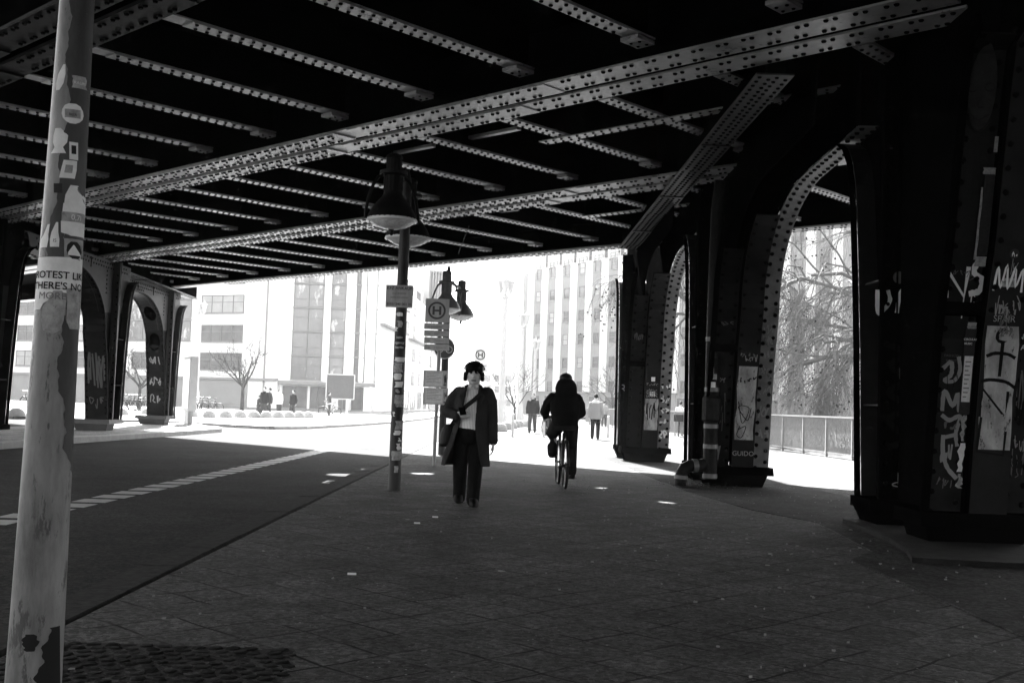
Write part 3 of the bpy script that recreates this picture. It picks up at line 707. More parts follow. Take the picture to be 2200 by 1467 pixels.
# big white letters across the recess above the stiffener
graffiti(c_near, [[(-0.27, 2.40), (-0.27, 2.62), (-0.10, 2.40), (-0.09, 2.66)]], 0.045, RD-0.005, 'spray_white')
graffiti(c_near, [curve2([(0.05, 2.72), (-0.02, 2.70), (-0.03, 2.62), (0.05, 2.56), (0.04, 2.46), (-0.04, 2.43)], 5)], 0.055, RD-0.005, 'spray_white')
graffiti(c_near, [curve2([(0.09, 2.45), (0.11, 2.66), (0.15, 2.47), (0.19, 2.68), (0.22, 2.46), (0.27, 2.66), (0.29, 2.48), (0.34, 2.64), (0.35, 2.44)], 4)], 0.02, PD, 'spray_white')
# long silver scrawl down the recess panel
graffiti(c_near, [curve2([(-0.22, 1.72), (-0.15, 1.78), (-0.14, 1.66), (-0.2, 1.6), (-0.11, 1.6), (-0.06, 1.7), (-0.08, 1.82)], 6), curve2([(-0.2, 1.32), (-0.19, 1.5), (-0.1, 1.36), (-0.06, 1.48), (-0.03, 1.3), (0.0, 1.6)], 6),
                  curve2([(-0.19, 1.26), (-0.12, 1.22), (-0.02, 1.26), (-0.05, 1.1), (-0.03, 0.98)], 6), curve2([(-0.17, 1.06), (-0.16, 0.9), (-0.11, 0.76), (-0.02, 0.66)], 6), [(-0.16, 1.05), (-0.05, 1.08)]], 0.04, RD, 'spray_grey')
# strip between recess and pier with posters
sheet(c_near, -0.045, 0.058, 1.28, 2.10, -0.045, 'paper_dark', 'poster', 0, 2)
sheet(c_near, -0.035, 0.048, 1.40, 1.84, -0.050, 'paper', 'poster', 0, 5)
mbp = MB(); put_text(mbp, 'CIRCULAR', 0.027, (0.006, -0.006, 1.99), AX, AZv, bold=0.0006); put_text(mbp, 'MUSIC', 0.027, (-0.012, -0.006, 1.95), AX, AZv, bold=0.0006); leaning(mbp, -0.050); mbp.build('lettering', 'paper', c_near)
mbp = MB()
for i in range(9): mbp.add([(-0.025, -0.007, 1.78-i*0.042), (0.03-0.01*(i % 3), -0.007, 1.78-i*0.042), (0.03-0.01*(i % 3), -0.007, 1.79-i*0.042), (-0.025, -0.007, 1.79-i*0.042)], [(0, 1, 2, 3)])
leaning(mbp, -0.050); mbp.build('lettering', 'ink_grey', c_near)
sheet(c_near, -0.04, 0.055, 2.10, 2.16, -0.047, 'paper_grey', 'poster', 0.01, 6)
for q, (za, zb) in enumerate(((1.02, 1.27), (0.72, 1.0), (0.56, 0.70))): sheet(c_near, -0.03, 0.05, za, zb, -0.046, ('paper_grey', 'paper', 'paper_grey')[q], 'torn_paper', 0.035, 20+q)
sheet(c_near, -0.035, 0.06, 2.78, 3.52, -0.044, 'paper_dark', 'poster', 0, 8)
for q, (xa, xb, za, zb) in enumerate(((-0.06, 0.062, 3.52, 3.58), (-0.065, -0.037, 2.74, 3.40), (-0.05, 0.06, 2.68, 2.77))): sheet(c_near, xa, xb, za, zb, -0.047, 'paper_grey', 'torn_paper', 0.008, 30+q)
sheet(c_near, 0.02, 0.055, 3.72, 3.86, -0.047, 'paper_grey', 'sticker', 0, 33)
lettering(c_near, [('FASHION', 0.035, -0.15, 1.83, 'CENTER'), ('TOAST', 0.035, -0.15, 1.78, 'CENTER')], RD, 'spray_dim')
graffiti(c_near, scribble(random.Random(4), 0.12, 0.5, 3), 0.006, RD, 'spray_dim')
# stickers on the pier top
mbp = MB(); mbp.add([(0.24+0.045*math.cos(a), -0.004, 2.78+0.045*math.sin(a)) for a in [i*math.pi/8 for i in range(16)]], [tuple(range(16))]); leaning(mbp, PD); mbp.build('sticker', 'paper_dark', c_near)
graffiti(c_near, [[(x+0.24, z+2.78) for x, z in l] for l in scribble(random.Random(5), 0.05, 0.05, 3)], 0.006, PD, 'paper', 'lettering', 0.006)
sheet(c_near, 0.16, 0.30, 2.48, 2.56, PD, 'paper_grey', 'sticker', 0.02, 41); lettering(c_near, [('MOBIL', 0.05, 0.23, 2.50, 'CENTER')], PD, 'paper_dark')
# the side flange: tags
FD = 0.0
lettering(c_near, [('NRD', 0.075, 0.56, 2.02, 'CENTER'), ('AIR', 0.07, 0.57, 1.92, 'CENTER')], FD, 'spray_white')
graffiti(c_near, [curve2([(0.47, 2.66), (0.55, 2.78), (0.56, 2.84)], 4), [(0.47, 2.52), (0.50, 2.34)], curve2([(0.62, 2.95), (0.61, 2.5), (0.66, 2.36), (0.71, 2.44)], 5)], 0.04, FD, 'spray_white')
graffiti(c_near, [[(x+0.58, z+0.85) for x, z in l] for l in scribble(random.Random(8), 0.12, 0.35, 3)], 0.008, FD, 'spray_dim')
graffiti(c_near, [[(x+0.58, z+1.5) for x, z in l] for l in scribble(random.Random(9), 0.16, 0.5, 4)], 0.012, FD, 'spray_dim')
# rear leg of the near column: tags (its plane is y = 1.31)
def rear_graffiti(t, lines, w_, mt, off=0.012):
    mb = MB(); strokes(mb, lines, w_, (0, 1.318, 0), AX, AZv, off); mb.build('graffiti', mt, t)
rear_graffiti(c_near, [curve2([(-0.36, 2.62), (-0.35, 2.38), (-0.28, 2.42), (-0.22, 2.52), (-0.24, 2.62)], 5), curve2([(-0.14, 2.40), (-0.10, 2.62), (0.0, 2.62), (0.03, 2.42)], 5), curve2([(0.06, 2.70), (0.11, 2.55), (0.14, 2.38)], 4)], 0.045, 'spray_white')
rear_graffiti(c_near, [curve2([(-0.3, 2.05), (-0.05, 1.95), (-0.2, 1.8), (-0.02, 1.65), (-0.22, 1.5), (0.0, 1.35), (-0.22, 1.2), (-0.02, 1.0), (-0.2, 0.9)], 6)], 0.07, 'spray_black')
rear_graffiti(c_near, [[(x-0.05, z+1.75) for x, z in l] for l in scribble(random.Random(12), 0.12, 0.8, 5)], 0.010, 'spray_dim', 0.02)
rear_graffiti(c_near, [curve2([(-0.1+0.09*math.cos(a)*math.sin(2*a), 0.52+0.05*math.sin(a)) for a in [i*0.5 for i in range(10)]], 3), [(-0.1, 0.5), (-0.1, 0.62)]], 0.012, 'spray_grey')
mbp = MB(); mbp.add([(-0.12+0.07*math.cos(a), 1.305, 2.78+0.07*math.sin(a)) for a in [i*math.pi/8 for i in range(16)]], [tuple(range(16))]); mbp.build('sticker', 'spray_dim', c_near)
mbp = MB(); mbp.add([(-0.1, 1.305, 0.78), (0.02, 1.305, 0.78), (0.02, 1.305, 0.86), (-0.1, 1.305, 0.86)], [(0, 1, 2, 3)]); mbp.build('sticker', 'paper', c_near)
# pasted paper face high on the near column
mbp = MB(); mbp.add([(-0.14+0.13*math.cos(a), -0.006, 4.28+0.37*math.sin(a)) for a in [i*math.pi/10 for i in range(20)]], [tuple(range(20))]); leaning(mbp, RD-0.02); mbp.build('pasted_face', 'paste_face', c_near)
graffiti(c_near, [curve2([(-0.235+0.045*math.cos(a), 4.28+0.035*math.sin(a)) for a in [i*0.9 for i in range(8)]], 3), curve2([(-0.075+0.045*math.cos(a), 4.29+0.035*math.sin(a)) for a in [i*0.9 for i in range(8)]], 3), curve2([(-0.14, 4.24), (-0.17, 4.12), (-0.12, 4.11)], 4), curve2([(-0.22, 4.04), (-0.15, 4.00), (-0.06, 4.05)], 4), curve2([(-0.25, 4.10), (-0.2, 3.94), (-0.12, 3.90), (-0.05, 3.98)], 4)], 0.014, RD-0.022, 'ink', 'face_lines', 0.008)
FRONT = PF
# --- middle column
sheet(c_mid, 0.075, 0.405, 0.78, 1.98, PD, 'worn_paste', 'paste_patch', 0.03, 9)
graffiti(c_mid, [[(x+0.24, z+1.76) for x, z in l] for l in scribble(random.Random(14), 0.28, 0.12, 5)], 0.02, PD, 'spray_black')
graffiti(c_mid, [curve2([(0.12, 1.4), (0.2, 1.05), (0.3, 1.3), (0.12, 1.32), (0.28, 1.1), (0.33, 1.3)], 5), curve2([(0.14, 0.95), (0.26, 1.0), (0.2, 0.82), (0.12, 0.86), (0.16, 1.0)], 5)], 0.014, PD, 'spray_black')
lettering(c_mid, [('GUIDO', 0.11, 0.24, 0.52, 'CENTER')], PD, 'spray_grey')
graffiti(c_mid, [[(x+0.24, z+2.12) for x, z in l] for l in scribble(random.Random(15), 0.26, 0.14, 4)], 0.012, PD, 'spray_grey')
for q, (zz, n_) in enumerate(((2.6, 4), (2.42, 4), (2.2, 4), (1.95, 4), (1.6, 3), (1.25, 3), (0.9, 3))):
    graffiti(c_mid, [[(x+0.58, z+zz) for x, z in l] for l in scribble(random.Random(40+q), 0.2, 0.15+0.04*(q > 4), n_)], 0.012+0.012*(q > 4), FD, 'spray_grey')
graffiti(c_mid, [[(-0.22, 0.42), (-0.2, 0.62), (-0.12, 0.66), (-0.15, 0.45)]], 0.05, RD, 'spray_grey')
graffiti(c_mid, [[(x-0.12, z+1.2) for x, z in l] for l in scribble(random.Random(16), 0.14, 0.7, 5)], 0.012, RD, 'spray_dim')
graffiti(c_mid, [[(x-0.12, z+1.75) for x, z in l] for l in scribble(random.Random(17), 0.1, 0.08, 3)], 0.012, RD, 'spray_grey')
# --- far right column
sheet(c_far, 0.075, 0.405, 0.75, 1.48, PD, 'worn_paste', 'paste_patch', 0.02, 10)
graffiti(c_far, [[(x+0.24, z+1.15) for x, z in l] for l in scribble(random.Random(18), 0.24, 0.5, 4)], 0.022, PD, 'spray_black')
sheet(c_far, 0.2, 0.3, 1.88, 1.98, PD, 'paper', 'sticker', 0.01, 11); sheet(c_far, 0.18, 0.32, 1.54, 1.64, PD, 'paper', 'sticker', 0.02, 12)
for q in range(4): graffiti(c_far, [[(x+0.23, z+1.75-q*0.07+(0.06 if q == 0 else 0)) for x, z in l] for l in scribble(random.Random(60+q), 0.26, 0.06, 6)], 0.008, PD, 'spray_grey')
for q, zz in enumerate((1.75, 1.5, 1.2, 0.95, 0.65)): graffiti(c_far, [[(x+0.58, z+zz) for x, z in l] for l in scribble(random.Random(70+q), 0.2, 0.2, 2)], 0.035, FD, 'spray_white')
mbp = MB(); put_text(mbp, 'R2', 0.3, (-0.19, 1.30, 1.62), AX, AZv); mbp.build('lettering', 'spray_grey', c_far)
rear_graffiti(c_far, [curve2([(-0.2, 0.9), (-0.1, 1.0), (-0.15, 0.85), (-0.2, 0.95)], 4)], 0.03, 'spray_grey')
rear_graffiti(c_far, [[(x-0.12, z+1.5) for x, z in l] for l in scribble(random.Random(20), 0.12, 0.3, 3)], 0.012, 'spray_dim')
rg = random.Random(90)
for col_, n_ in ((c_near, 16), (c_mid, 10), (c_far, 5)):
    for q in range(n_):
        xr, dyq = rg.choice(((0.24, PD), (-0.13, RD), (0.58, FD))); zc = rg.uniform(0.6, 2.9); wq = rg.uniform(0.1, 0.24)
        graffiti(col_, [[(x+xr, z+zc) for x, z in l] for l in scribble(rg, wq, rg.uniform(0.05, 0.22), rg.randint(2, 5))], rg.choice((0.006, 0.009, 0.016)), dyq, rg.choice(('spray_dim', 'spray_grey', 'spray_black')), 'graffiti', 0.008+q*0.0008)
# paint drips under the big white letters
for xx, zz, ll in ((-0.27, 2.40, 0.12), (-0.1, 2.4, 0.2), (-0.03, 2.43, 0.09), (0.0, 2.44, 0.16)): graffiti(c_near, [[(xx, zz), (xx+0.002, zz-ll)]], 0.010, RD-0.007, 'spray_white', 'paint_drip')
# --- left columns: chalky tags and the two oval holes
graffiti(c_l2, [[(x-0.05, z+1.75) for x, z in l] for l in scribble(random.Random(24), 0.5, 1.1, 5)], 0.05, -0.005, 'spray_dim')
graffiti(c_l2, [[(x-0.05, z+0.8) for x, z in l] for l in scribble(random.Random(25), 0.4, 0.4, 3)], 0.03, -0.005, 'spray_dim')
mbp = MB(); mbp.X = None
for zc in (3.05, 4.05):
    vs = []
    for i in range(20):
        a = i/20*2*math.pi; p = on_front(None, -0.07+0.21*math.cos(a), zc+0.33*math.sin(a)*(1 if zc < 4 else 0.7), -0.006); vs.append(p)
    mbp.add(vs, [tuple(range(20))])
mbp.build('oval_hole', 'shade_black', c_l3)
for q, zz in enumerate((2.35, 1.6, 0.95)):
    graffiti(c_l3, [[(x-0.07, z+zz) for x, z in l] for l in scribble(random.Random(80+q), 0.4, 0.35, 4)], 0.035, -0.005, 'spray_grey')

# ------------------------------------------------------------------ drain pipe beside the middle column
dp = thing('drain_pipe', (3.32, 18.42, 0), 'dark cast iron drain pipe with shiny bands down the middle column', 'drain pipe')
MB().tube([(0, 0, 0.12), (0, 0, 2.4), (-0.02, -0.25, 4.4), (0.02, -0.3, 5.0)], 0.115, 16).build('pipe', 'pipe_iron', dp, smooth=40)
for zz in (0.14, 0.62, 0.95, 1.55, 2.38):
    MB().tube([(0, 0, zz), (0, 0, zz+0.07)], 0.122, 16).build('clamp_band', 'pipe_band', dp, smooth=40)
MB().tube([(0, 0, 1.05), (0, 0, 1.09), (0, 0, 1.44), (0, 0, 1.48)], [0.12, 0.155, 0.155, 0.12], 8).build('inspection_box', 'pipe_iron', dp)
MB().tube([(0, 0.02, 0.38), (-0.16, -0.02, 0.34), (-0.34, -0.06, 0.33), (-0.43, -0.08, 0.29), (-0.48, -0.09, 0.2), (-0.50, -0.095, 0.0)], [0.1, 0.1, 0.1, 0.1, 0.1, 0.1], 14).build('elbow', 'pipe_iron', dp, smooth=50)
for a, b in (((-0.22, -0.035, 0.335), (-0.30, -0.05, 0.33)), ((-0.485, -0.09, 0.17), (-0.49, -0.092, 0.11))): MB().tube([a, b], 0.112, 14).build('clamp_band', 'pipe_band', dp, smooth=40)
for q, (zz, mt) in enumerate(((1.62, 'paper'), (1.75, 'paper_grey'), (1.92, 'paper'), (2.1, 'paper_dark'), (2.25, 'paper_grey'), (1.84, 'paper_grey'))):
    mb = MB(); a0 = -1.9+0.3*math.sin(q*2.3); vs = []
    for i in range(5):
        a = a0+i*0.16; vs += [(0.118*math.cos(a), 0.118*math.sin(a), zz), (0.118*math.cos(a), 0.118*math.sin(a), zz+0.09)]
    mb.add(vs, [(2*i, 2*i+2, 2*i+3, 2*i+1) for i in range(4)]); mb.build('sticker', mt, dp)
# dead leaves heap round its foot
mb = MB(); rnd = random.Random(5)
for i in range(130):
    x = 3.0+rnd.gauss(0.25, 0.3); y = 18.1+rnd.gauss(0, 0.18); a = rnd.random()*6.3; s_ = rnd.uniform(0.02, 0.05); z = 0.012+rnd.random()*0.05
    mb.add([(x+s_*math.cos(a), y+s_*math.sin(a), z), (x-s_*.5*math.sin(a), y+s_*.5*math.cos(a), z+0.02*rnd.random()), (x-s_*math.cos(a), y-s_*math.sin(a), z), (x+s_*.5*math.sin(a), y-s_*.5*math.cos(a), z)], [(0, 1, 2, 3)])
tag(mb.build('dead_leaves', 'plinth'), 'small heap of dead leaves and dirt round the drain pipe', 'leaves', kind='stuff')

# ------------------------------------------------------------------ near pole with stickers
PC0, PC1 = at(72, 1460, 3.5), at(166, 0, 3.5)
def pole_r(z): return 0.082+(0.052-0.082)*(z-PC0.z)/(PC1.z-PC0.z)
def pole_c(z): f = (z-PC0.z)/(PC1.z-PC0.z); return Vector((PC0.x+(PC1.x-PC0.x)*f, 3.5, z))
npole = thing('sign_pole', (pole_c(0).x, 3.5, 0.0), 'pale scratched steel pole covered with stickers, close to the viewer', 'pole')
inv = Matrix.Translation(-npole.location)
zs = [-0.02+i*0.2 for i in range(24)]
MB().tube([inv @ pole_c(z) for z in zs], [pole_r(z) for z in zs], 32).build('shaft', 'pole_paint', npole, smooth=40)
def pole_pt(x, y, off, cen=pole_c, rad=pole_r, Y=3.5):
    """photo pixel -> point on the pole's skin"""
    p = at(x, y, Y); z = p.z; c = cen(z); s_ = max(-0.985, min(0.985, (p.x-c.x)/rad(z))); a = math.asin(s_)
    # direction to the camera in plan
    d = Vector((-c.x, -c.y, 0)).normalized(); e = Vector((-d.y, d.x, 0))
    rr = rad(z)+off; return c+d*math.cos(a)*rr+e*math.sin(a)*rr
def patch(rows, off, mt, parent, name='sticker', fn=pole_pt, cols=8, invm=None):
    mb = MB(); vs = []
    for y, x0, x1 in rows:
        for i in range(cols+1): vs.append((invm or inv) @ fn(x0+(x1-x0)*i/cols, y, off))
    c = cols+1
    mb.add(vs, [(r*c+i, r*c+i+1, (r+1)*c+i+1, (r+1)*c+i) for r in range(len(rows)-1) for i in range(cols)]); return mb.build(name, mt, parent, smooth=60)
def pole_text(body, size, x, y, mt, parent, off=0.003, fn_c=pole_c, fn_r=pole_r, Y=3.5, invm=None, bold=0.0):
    p = at(x, y, Y); c = fn_c(p.z); r = fn_r(p.z); a0 = math.asin(max(-1, min(1, (p.x-c.x)/r))); d = Vector((-c.x, -c.y, 0)).normalized(); e = Vector((-d.y, d.x, 0))
    vs, fs = text(body, size, bold=bold); mb = MB(); out = []
    for u, v in vs:
        a = a0+u/r; z = p.z+v; cc = fn_c(z); rr = fn_r(z)+off; out.append((invm or inv) @ (cc+d*math.cos(a)*rr+e*math.sin(a)*rr))
    mb.add(out, fs); mb.build('lettering', mt, parent)
def rect(x0, y0, x1, y1, n=4, rag=0, seed=0):
    rnd = random.Random(seed); return [(y0+(y1-y0)*i/n, x0+rnd.uniform(0, rag), x1-rnd.uniform(0, rag)) for i in range(n+1)]
# darker band down the right of the pole, between the stickers
patch([(i*8, (150-i*0.17 if i < 32 else 144-(i-32)*1.1)+4*math.sin(i*0.27)+2*math.sin(i*0.9+2)+1*math.sin(i*2.3), 200-i*0.25) for i in range(71)], 0.001, 'pole_dark', npole, 'dark_patch', cols=14)
patch([(557, 80, 176), (575, 78, 178), (600, 76, 177), (622, 75, 177), (632, 75, 150), (645, 75, 112), (655, 76, 96), (668, 80, 90)], 0.002, 'paper', npole, 'poster', cols=14)
pole_text('PROTEST LIKE', 0.031, 126, 602, 'ink', npole, 0.004, bold=0.0005); pole_text('THERE\'S NO', 0.031, 124, 625, 'ink', npole, 0.004, bold=0.0005); pole_text('MORE', 0.031, 112, 646, 'ink_grey', npole, 0.004)
patch([(628, 116, 132), (645, 108, 140), (662, 96, 138), (690, 92, 135), (712, 96, 128), (718, 110, 118)], 0.0035, 'paper_grey', npole, 'torn_paper', cols=8)
patch([(622, 140, 174), (650, 142, 174), (690, 140, 172), (708, 146, 170)], 0.0025, 'paper_grey', npole, 'torn_paper', cols=8)
patch([(404, 150, 165), (425, 140, 182), (440, 138, 186), (456, 137, 186)], 0.002, 'paper', npole, 'label'); patch([(456, 137, 186), (462, 137, 186)], 0.002, 'paper_dark', npole, 'label')
patch([(443, 136, 187), (461, 134, 186)], 0.003, 'paper', npole, 'label'); patch([(461, 133, 184), (481, 132, 184)], 0.003, 'paper_grey', npole, 'label'); patch([(481, 131, 183), (505, 131, 182), (511, 150, 180)], 0.003, 'paper', npole, 'label')
pole_text('0,7l', 0.024, 160, 477, 'paper', npole, 0.005)
patch([(232, 148, 162), (236, 140, 170), (245, 135, 175), (254, 134, 176), (263, 136, 174), (270, 142, 168), (274, 150, 160)], 0.002, 'paper', npole, cols=10)
patch([(244, 140, 170), (262, 140, 170)], 0.003, 'paper_grey', npole); pole_text('BIER', 0.012, 155, 258, 'ink', npole, 0.004)
patch([(352, 137, 163), (372, 132, 162), (390, 128, 158)], 0.002, 'paper', npole); patch([(362, 141, 155), (379, 138, 153)], 0.003, 'paper_grey', npole)
patch(rect(148, 313, 165, 350), 0.002, 'paper', npole); patch(rect(152, 320, 161, 338), 0.003, 'ink', npole)
patch(rect(153, 172, 184, 198, 4, 4, 1), 0.002, 'paper_grey', npole); pole_text('RAUM', 0.013, 169, 190, 'paper', npole, 0.0035)
patch([(150, 138, 142), (170, 128, 142), (190, 124, 138), (204, 124, 130)], 0.002, 'paper', npole, 'torn_paper')
patch([(285, 122, 132), (300, 118, 146), (315, 117, 144), (325, 120, 136), (338, 113, 142)], 0.002, 'paper', npole, 'torn_paper')
patch([(488, 106, 110), (510, 98, 107), (520, 92, 107), (537, 90, 104)], 0.002, 'paper', npole, 'torn_paper'); patch([(484, 122, 126), (505, 113, 126), (520, 110, 128), (536, 110, 127)], 0.0025, 'paper', npole, 'torn_paper'); pole_text('IS', 0.015, 119, 526, 'ink', npole, 0.004)
patch(rect(137, 517, 178, 561, 4), 0.0015, 'paper_grey', npole); patch([(523, 150, 162), (530, 143, 168), (542, 141, 170), (552, 144, 168), (559, 152, 164)], 0.0025, 'ink', npole)
patch([(530, 154, 156), (538, 149, 161), (546, 144, 166), (552, 144, 168)], 0.0035, 'paper', npole, 'heart')
patch(rect(118, 402, 134, 422), 0.0022, 'paper_dark', npole); rgd = random.Random(78); patch([(1350+i*4, 52+rgd.uniform(-3, 4)+abs(i-4)*0.8, 84-abs(i-4)*1.6+rgd.uniform(-4, 3)) for i in range(10)], 0.002, 'stain', npole, 'scuff')
rgd = random.Random(77); patch([(1340+i*4.5, 104-i*1.1+5*math.sin(i*0.5)+2.5*math.sin(i*1.3), 124) for i in range(32)], 0.0018, 'stain', npole, 'scuff'); patch([(680+i*8, 128+6*math.sin(i*0.31)+3*math.sin(i*0.83+1)+1.5*math.sin(i*2.1)+max(0, i-24)*1.2, 170-i*0.27) for i in range(44)], 0.0012, 'pole_dark', npole, 'dark_patch')

# ------------------------------------------------------------------ double-headed street lamps
def lamp_head(parent, loc, iron, yaw=0.0):
    h = bpy.data.objects.new('lamp_head', None); COL.objects.link(h); h.parent = parent; h.location = loc; h.rotation_euler = (0, 0, yaw)
    # z = 0 at the rim
    prof = [(0.335, 0.0), (0.33, 0.03), (0.312, 0.08), (0.272, 0.16), (0.205, 0.25), (0.15, 0.31), (0.124, 0.36), (0.12, 0.40), (0.117, 0.60), (0.185, 0.615), (0.185, 0.66), (0.10, 0.67), (0.098, 0.83), (0.112, 0.84), (0.10, 0.875), (0.05, 0.90), (0.02, 0.905)]
    mb = MB(); mb.lathe(prof, n=28, caps=False)
    for i in range(16):                                          # fluting on chimney and neck
        a = i/16*2*math.pi; mb.tube([(0.12*math.cos(a), 0.12*math.sin(a), 0.40), (0.117*math.cos(a), 0.117*math.sin(a), 0.60)], 0.008, 5); mb.tube([(0.1*math.cos(a), 0.1*math.sin(a), 0.67), (0.098*math.cos(a), 0.098*math.sin(a), 0.83)], 0.006, 5)
    mb.build('lamp_shade', iron, h, smooth=35)
    MB().lathe([(0.30, -0.02), (0.335, -0.005), (0.338, 0.005), (0.33, 0.028)], n=32, caps=False).build('lamp_rim', 'lamp_rim', h, smooth=60)
    MB().lathe([(0.02, -0.115), (0.12, -0.10), (0.20, -0.075), (0.27, -0.035), (0.298, -0.012), (0.30, 0.01)], n=28, caps=True).build('lamp_glass', 'lamp_glass', h, smooth=60)
    MB().lathe([(0.012, -0.19), (0.03, -0.17), (0.03, -0.13), (0.045, -0.12), (0.02, -0.105)], n=12).build('finial', iron, h, smooth=50)
    for sg in (1, -1):
        pts = [(sg*r_, 0, z_) for r_, z_ in ((0.15, 0.60), (0.22, 0.56), (0.28, 0.45), (0.34, 0.28), (0.375, 0.08), (0.37, 0.0))]
        MB().tube(pts, 0.022, 8).build('hoop_arm', iron, h, smooth=60)
    return h
def street_lamp(x, y, label, iron, heads, zr, post='lamp_post'):
    t = thing('street_lamp', (x, y, 0), label, 'street lamp', 0, 'double headed street lamps on the pavement')
    MB().tube([(0, 0, -0.02), (0, 0, 2.2), (0.01, 0, 4.25), (0.01, 0, 4.45)], [0.088, 0.08, 0.068, 0.03], 18).build('post', post, t, smooth=40)
    pts = [heads[0]+Vector((0, 0, 0.66)), heads[0]*0.5+Vector((0, 0, zr+0.78-0.05)), Vector((0, 0, zr+0.72)), heads[1]*0.5+Vector((0, 0, zr+0.73)), heads[1]+Vector((0, 0, 0.66))]
    pts[0].z = zr+0.66; pts[1].z = zr+0.72; pts[3].z = zr+0.72; pts[4].z = zr+0.66
    MB().tube(pts, 0.035, 10).build('cross_arm', iron, t, smooth=60)
    for q, h in enumerate(heads): lamp_head(t, (h.x, h.y, zr), iron, 0.5+q)
    return t
lp = street_lamp(-1.55, 15.45, 'black double headed street lamp plastered with stickers beside the kerb', 'lamp_iron', (Vector((-0.085, -0.85, 0)), Vector((-0.02, 0.75, 0))), 3.58)
lp2 = street_lamp(-1.56, 26.3, 'far double headed street lamp carrying the round cycle sign behind the bus stop', 'lamp_iron_veiled', (Vector((0.0, 0.0, 0.0))+Vector((0.02, -0.7, 0)), Vector((0.28, 1.15, 0))), 3.35)
def lc(z): return Vector((lp.location.x+0.005*z/4, lp.location.y, z))
def lr(z): return 0.088-0.0036*z
linv = Matrix.Translation(-lp.location)
def lfn(x, y, off): return pole_pt(x, y, off, lc, lr, lp.location.y)
rnd = random.Random(21)
for q, (y0, h_, x0, w_, mt) in enumerate([(672, 8, 851, 16, 'paper'), (690, 14, 853, 14, 'paper_grey'), (702, 10, 846, 10, 'paper'), (718, 38, 845, 27, 'paper_dark'), (768, 10, 845, 26, 'paper'), (780, 20, 844, 24, 'paper_grey'), (802, 14, 845, 20, 'paper'), (820, 12, 848, 18, 'paper'), (836, 8, 850, 10, 'paper_grey'),
                                       (848, 26, 848, 22, 'paper_grey'), (884, 10, 842, 8, 'paper'), (904, 18, 848, 18, 'paper_grey'), (924, 10, 846, 16, 'paper'), (940, 8, 855, 8, 'paper'), (952, 14, 851, 12, 'paper'), (968, 20, 838, 24, 'paper_grey'), (1000, 14, 846, 12, 'paper_grey')]):
    patch(rect(x0-1, y0, x0+w_, y0+h_, 3, 5, q), 0.002+0.0003*(q % 3), mt, lp, 'sticker', lfn, 6, linv)
for body, y, sz in (('360+', 728, 0.045), ('agency', 739, 0.05), ('berlin', 749, 0.05)): pole_text(body, sz, 858, y, 'paper', lp, 0.005, lc, lr, lp.location.y, linv)
# flat paper sign wrapped on the lamp post
sg = thing('paper_sign', lc(2.6)+Vector((0, -0.12, 0)), 'grey car buying notice strapped to the lamp post', 'sign')
p0 = at(828, 660, 15.33)-sg.location; p1 = at(888, 614, 15.33)-sg.location
mb = MB(); W_, H_ = p1.x-p0.x, p1.z-p0.z
k = 12; vs = []
for i in range(k+1):
    x = p0.x+W_*i/k; yy = -0.025*math.cos((i/k-0.5)*math.pi)-0.003
    for z in (p0.z, p1.z): vs += [(x, yy, z), (x, yy+0.004, z)]
fs = []
for i in range(k): a = 4*i; fs += [(a, a+4, a+6, a+2), (a+1, a+3, a+7, a+5), (a, a+1, a+5, a+4), (a+2, a+6, a+7, a+3)]
mb.add(vs, fs); mb.build('panel', 'sign_face_dull', sg, smooth=60)
def bent(x): i = (x-p0.x)/W_; return -0.025*math.cos((i-0.5)*math.pi)-0.006
for body, sz, zz, mt, wide in (('KFZ ANKAUF', 0.058, 0.80, 'ink', 0), ('ALLE MARKEN', 0.03, 0.60, 'ink_grey', 0), ('ABHOLUNG SOFORT', 0.026, 0.42, 'ink_grey', 0), ('0151/ 240 002 35', 0.048, 0.10, 'ink', 0)):
    mb = MB(); v2, f2 = text(body, sz, bold=0.0006); mb.add([((p0.x+p1.x)/2+u, bent((p0.x+p1.x)/2+u), p0.z+H_*zz+v) for u, v in v2], f2); mb.build('lettering', mt, sg)

# ------------------------------------------------------------------ bus stop signs
def ring_h(mb, c, r, A, B, off, thick=0.22):
    c = Vector(c); A = Vector(A); B = Vector(B); n_ = A.cross(B).normalized()*off; k = 32; vs = []
    for i in range(k):
        a = i/k*2*math.pi; vs += [c+A*math.cos(a)*r+B*math.sin(a)*r+n_, c+A*math.cos(a)*r*(1-thick)+B*math.sin(a)*r*(1-thick)+n_]
    mb.add(vs, [(2*i, 2*((i+1) % k), 2*((i+1) % k)+1, 2*i+1) for i in range(k)])
    def bx(x0, y0, x1, y1): mb.add([c+A*x+B*y+n_ for x, y in ((x0, y0), (x1, y0), (x1, y1), (x0, y1))], [(0, 1, 2, 3)])
    s_ = r*0.5; bx(-s_, -s_, -s_*0.5, s_); bx(s_*0.5, -s_, s_, s_); bx(-s_*0.5, -s_*0.22, s_*0.5, s_*0.22)
hs = thing('bus_stop_sign', G(932, 1000), 'bus stop sign with four line plates and two timetable boxes', 'bus stop sign')
HY = hs.location.y
def hp(x, y): return at(x, y, HY-0.04)-hs.location
MB().tube([(0, 0, -0.02), (0.03, 0, 3.2)], 0.035, 12).build('post', 'galv', hs, smooth=40)
def plate(x0, y0, x1, y1, nm, mt, th=0.02):
    a = hp(x0, y1); b = hp(x1, y0); mb = MB(); mb.box((a.x, -0.05-th, a.z), (b.x, -0.05, b.z)); return mb.build(nm, mt, hs), a, b
o, a, b = plate(913, 643, 966, 692, 'stop_plate', 'sign_face')
mb = MB(); ring_h(mb, ((a.x+b.x)/2-0.005, -0.07, (a.z+b.z)/2), 0.172, AX, AZv, 0.003); mb.build('stop_symbol', 'sign_dark', hs)
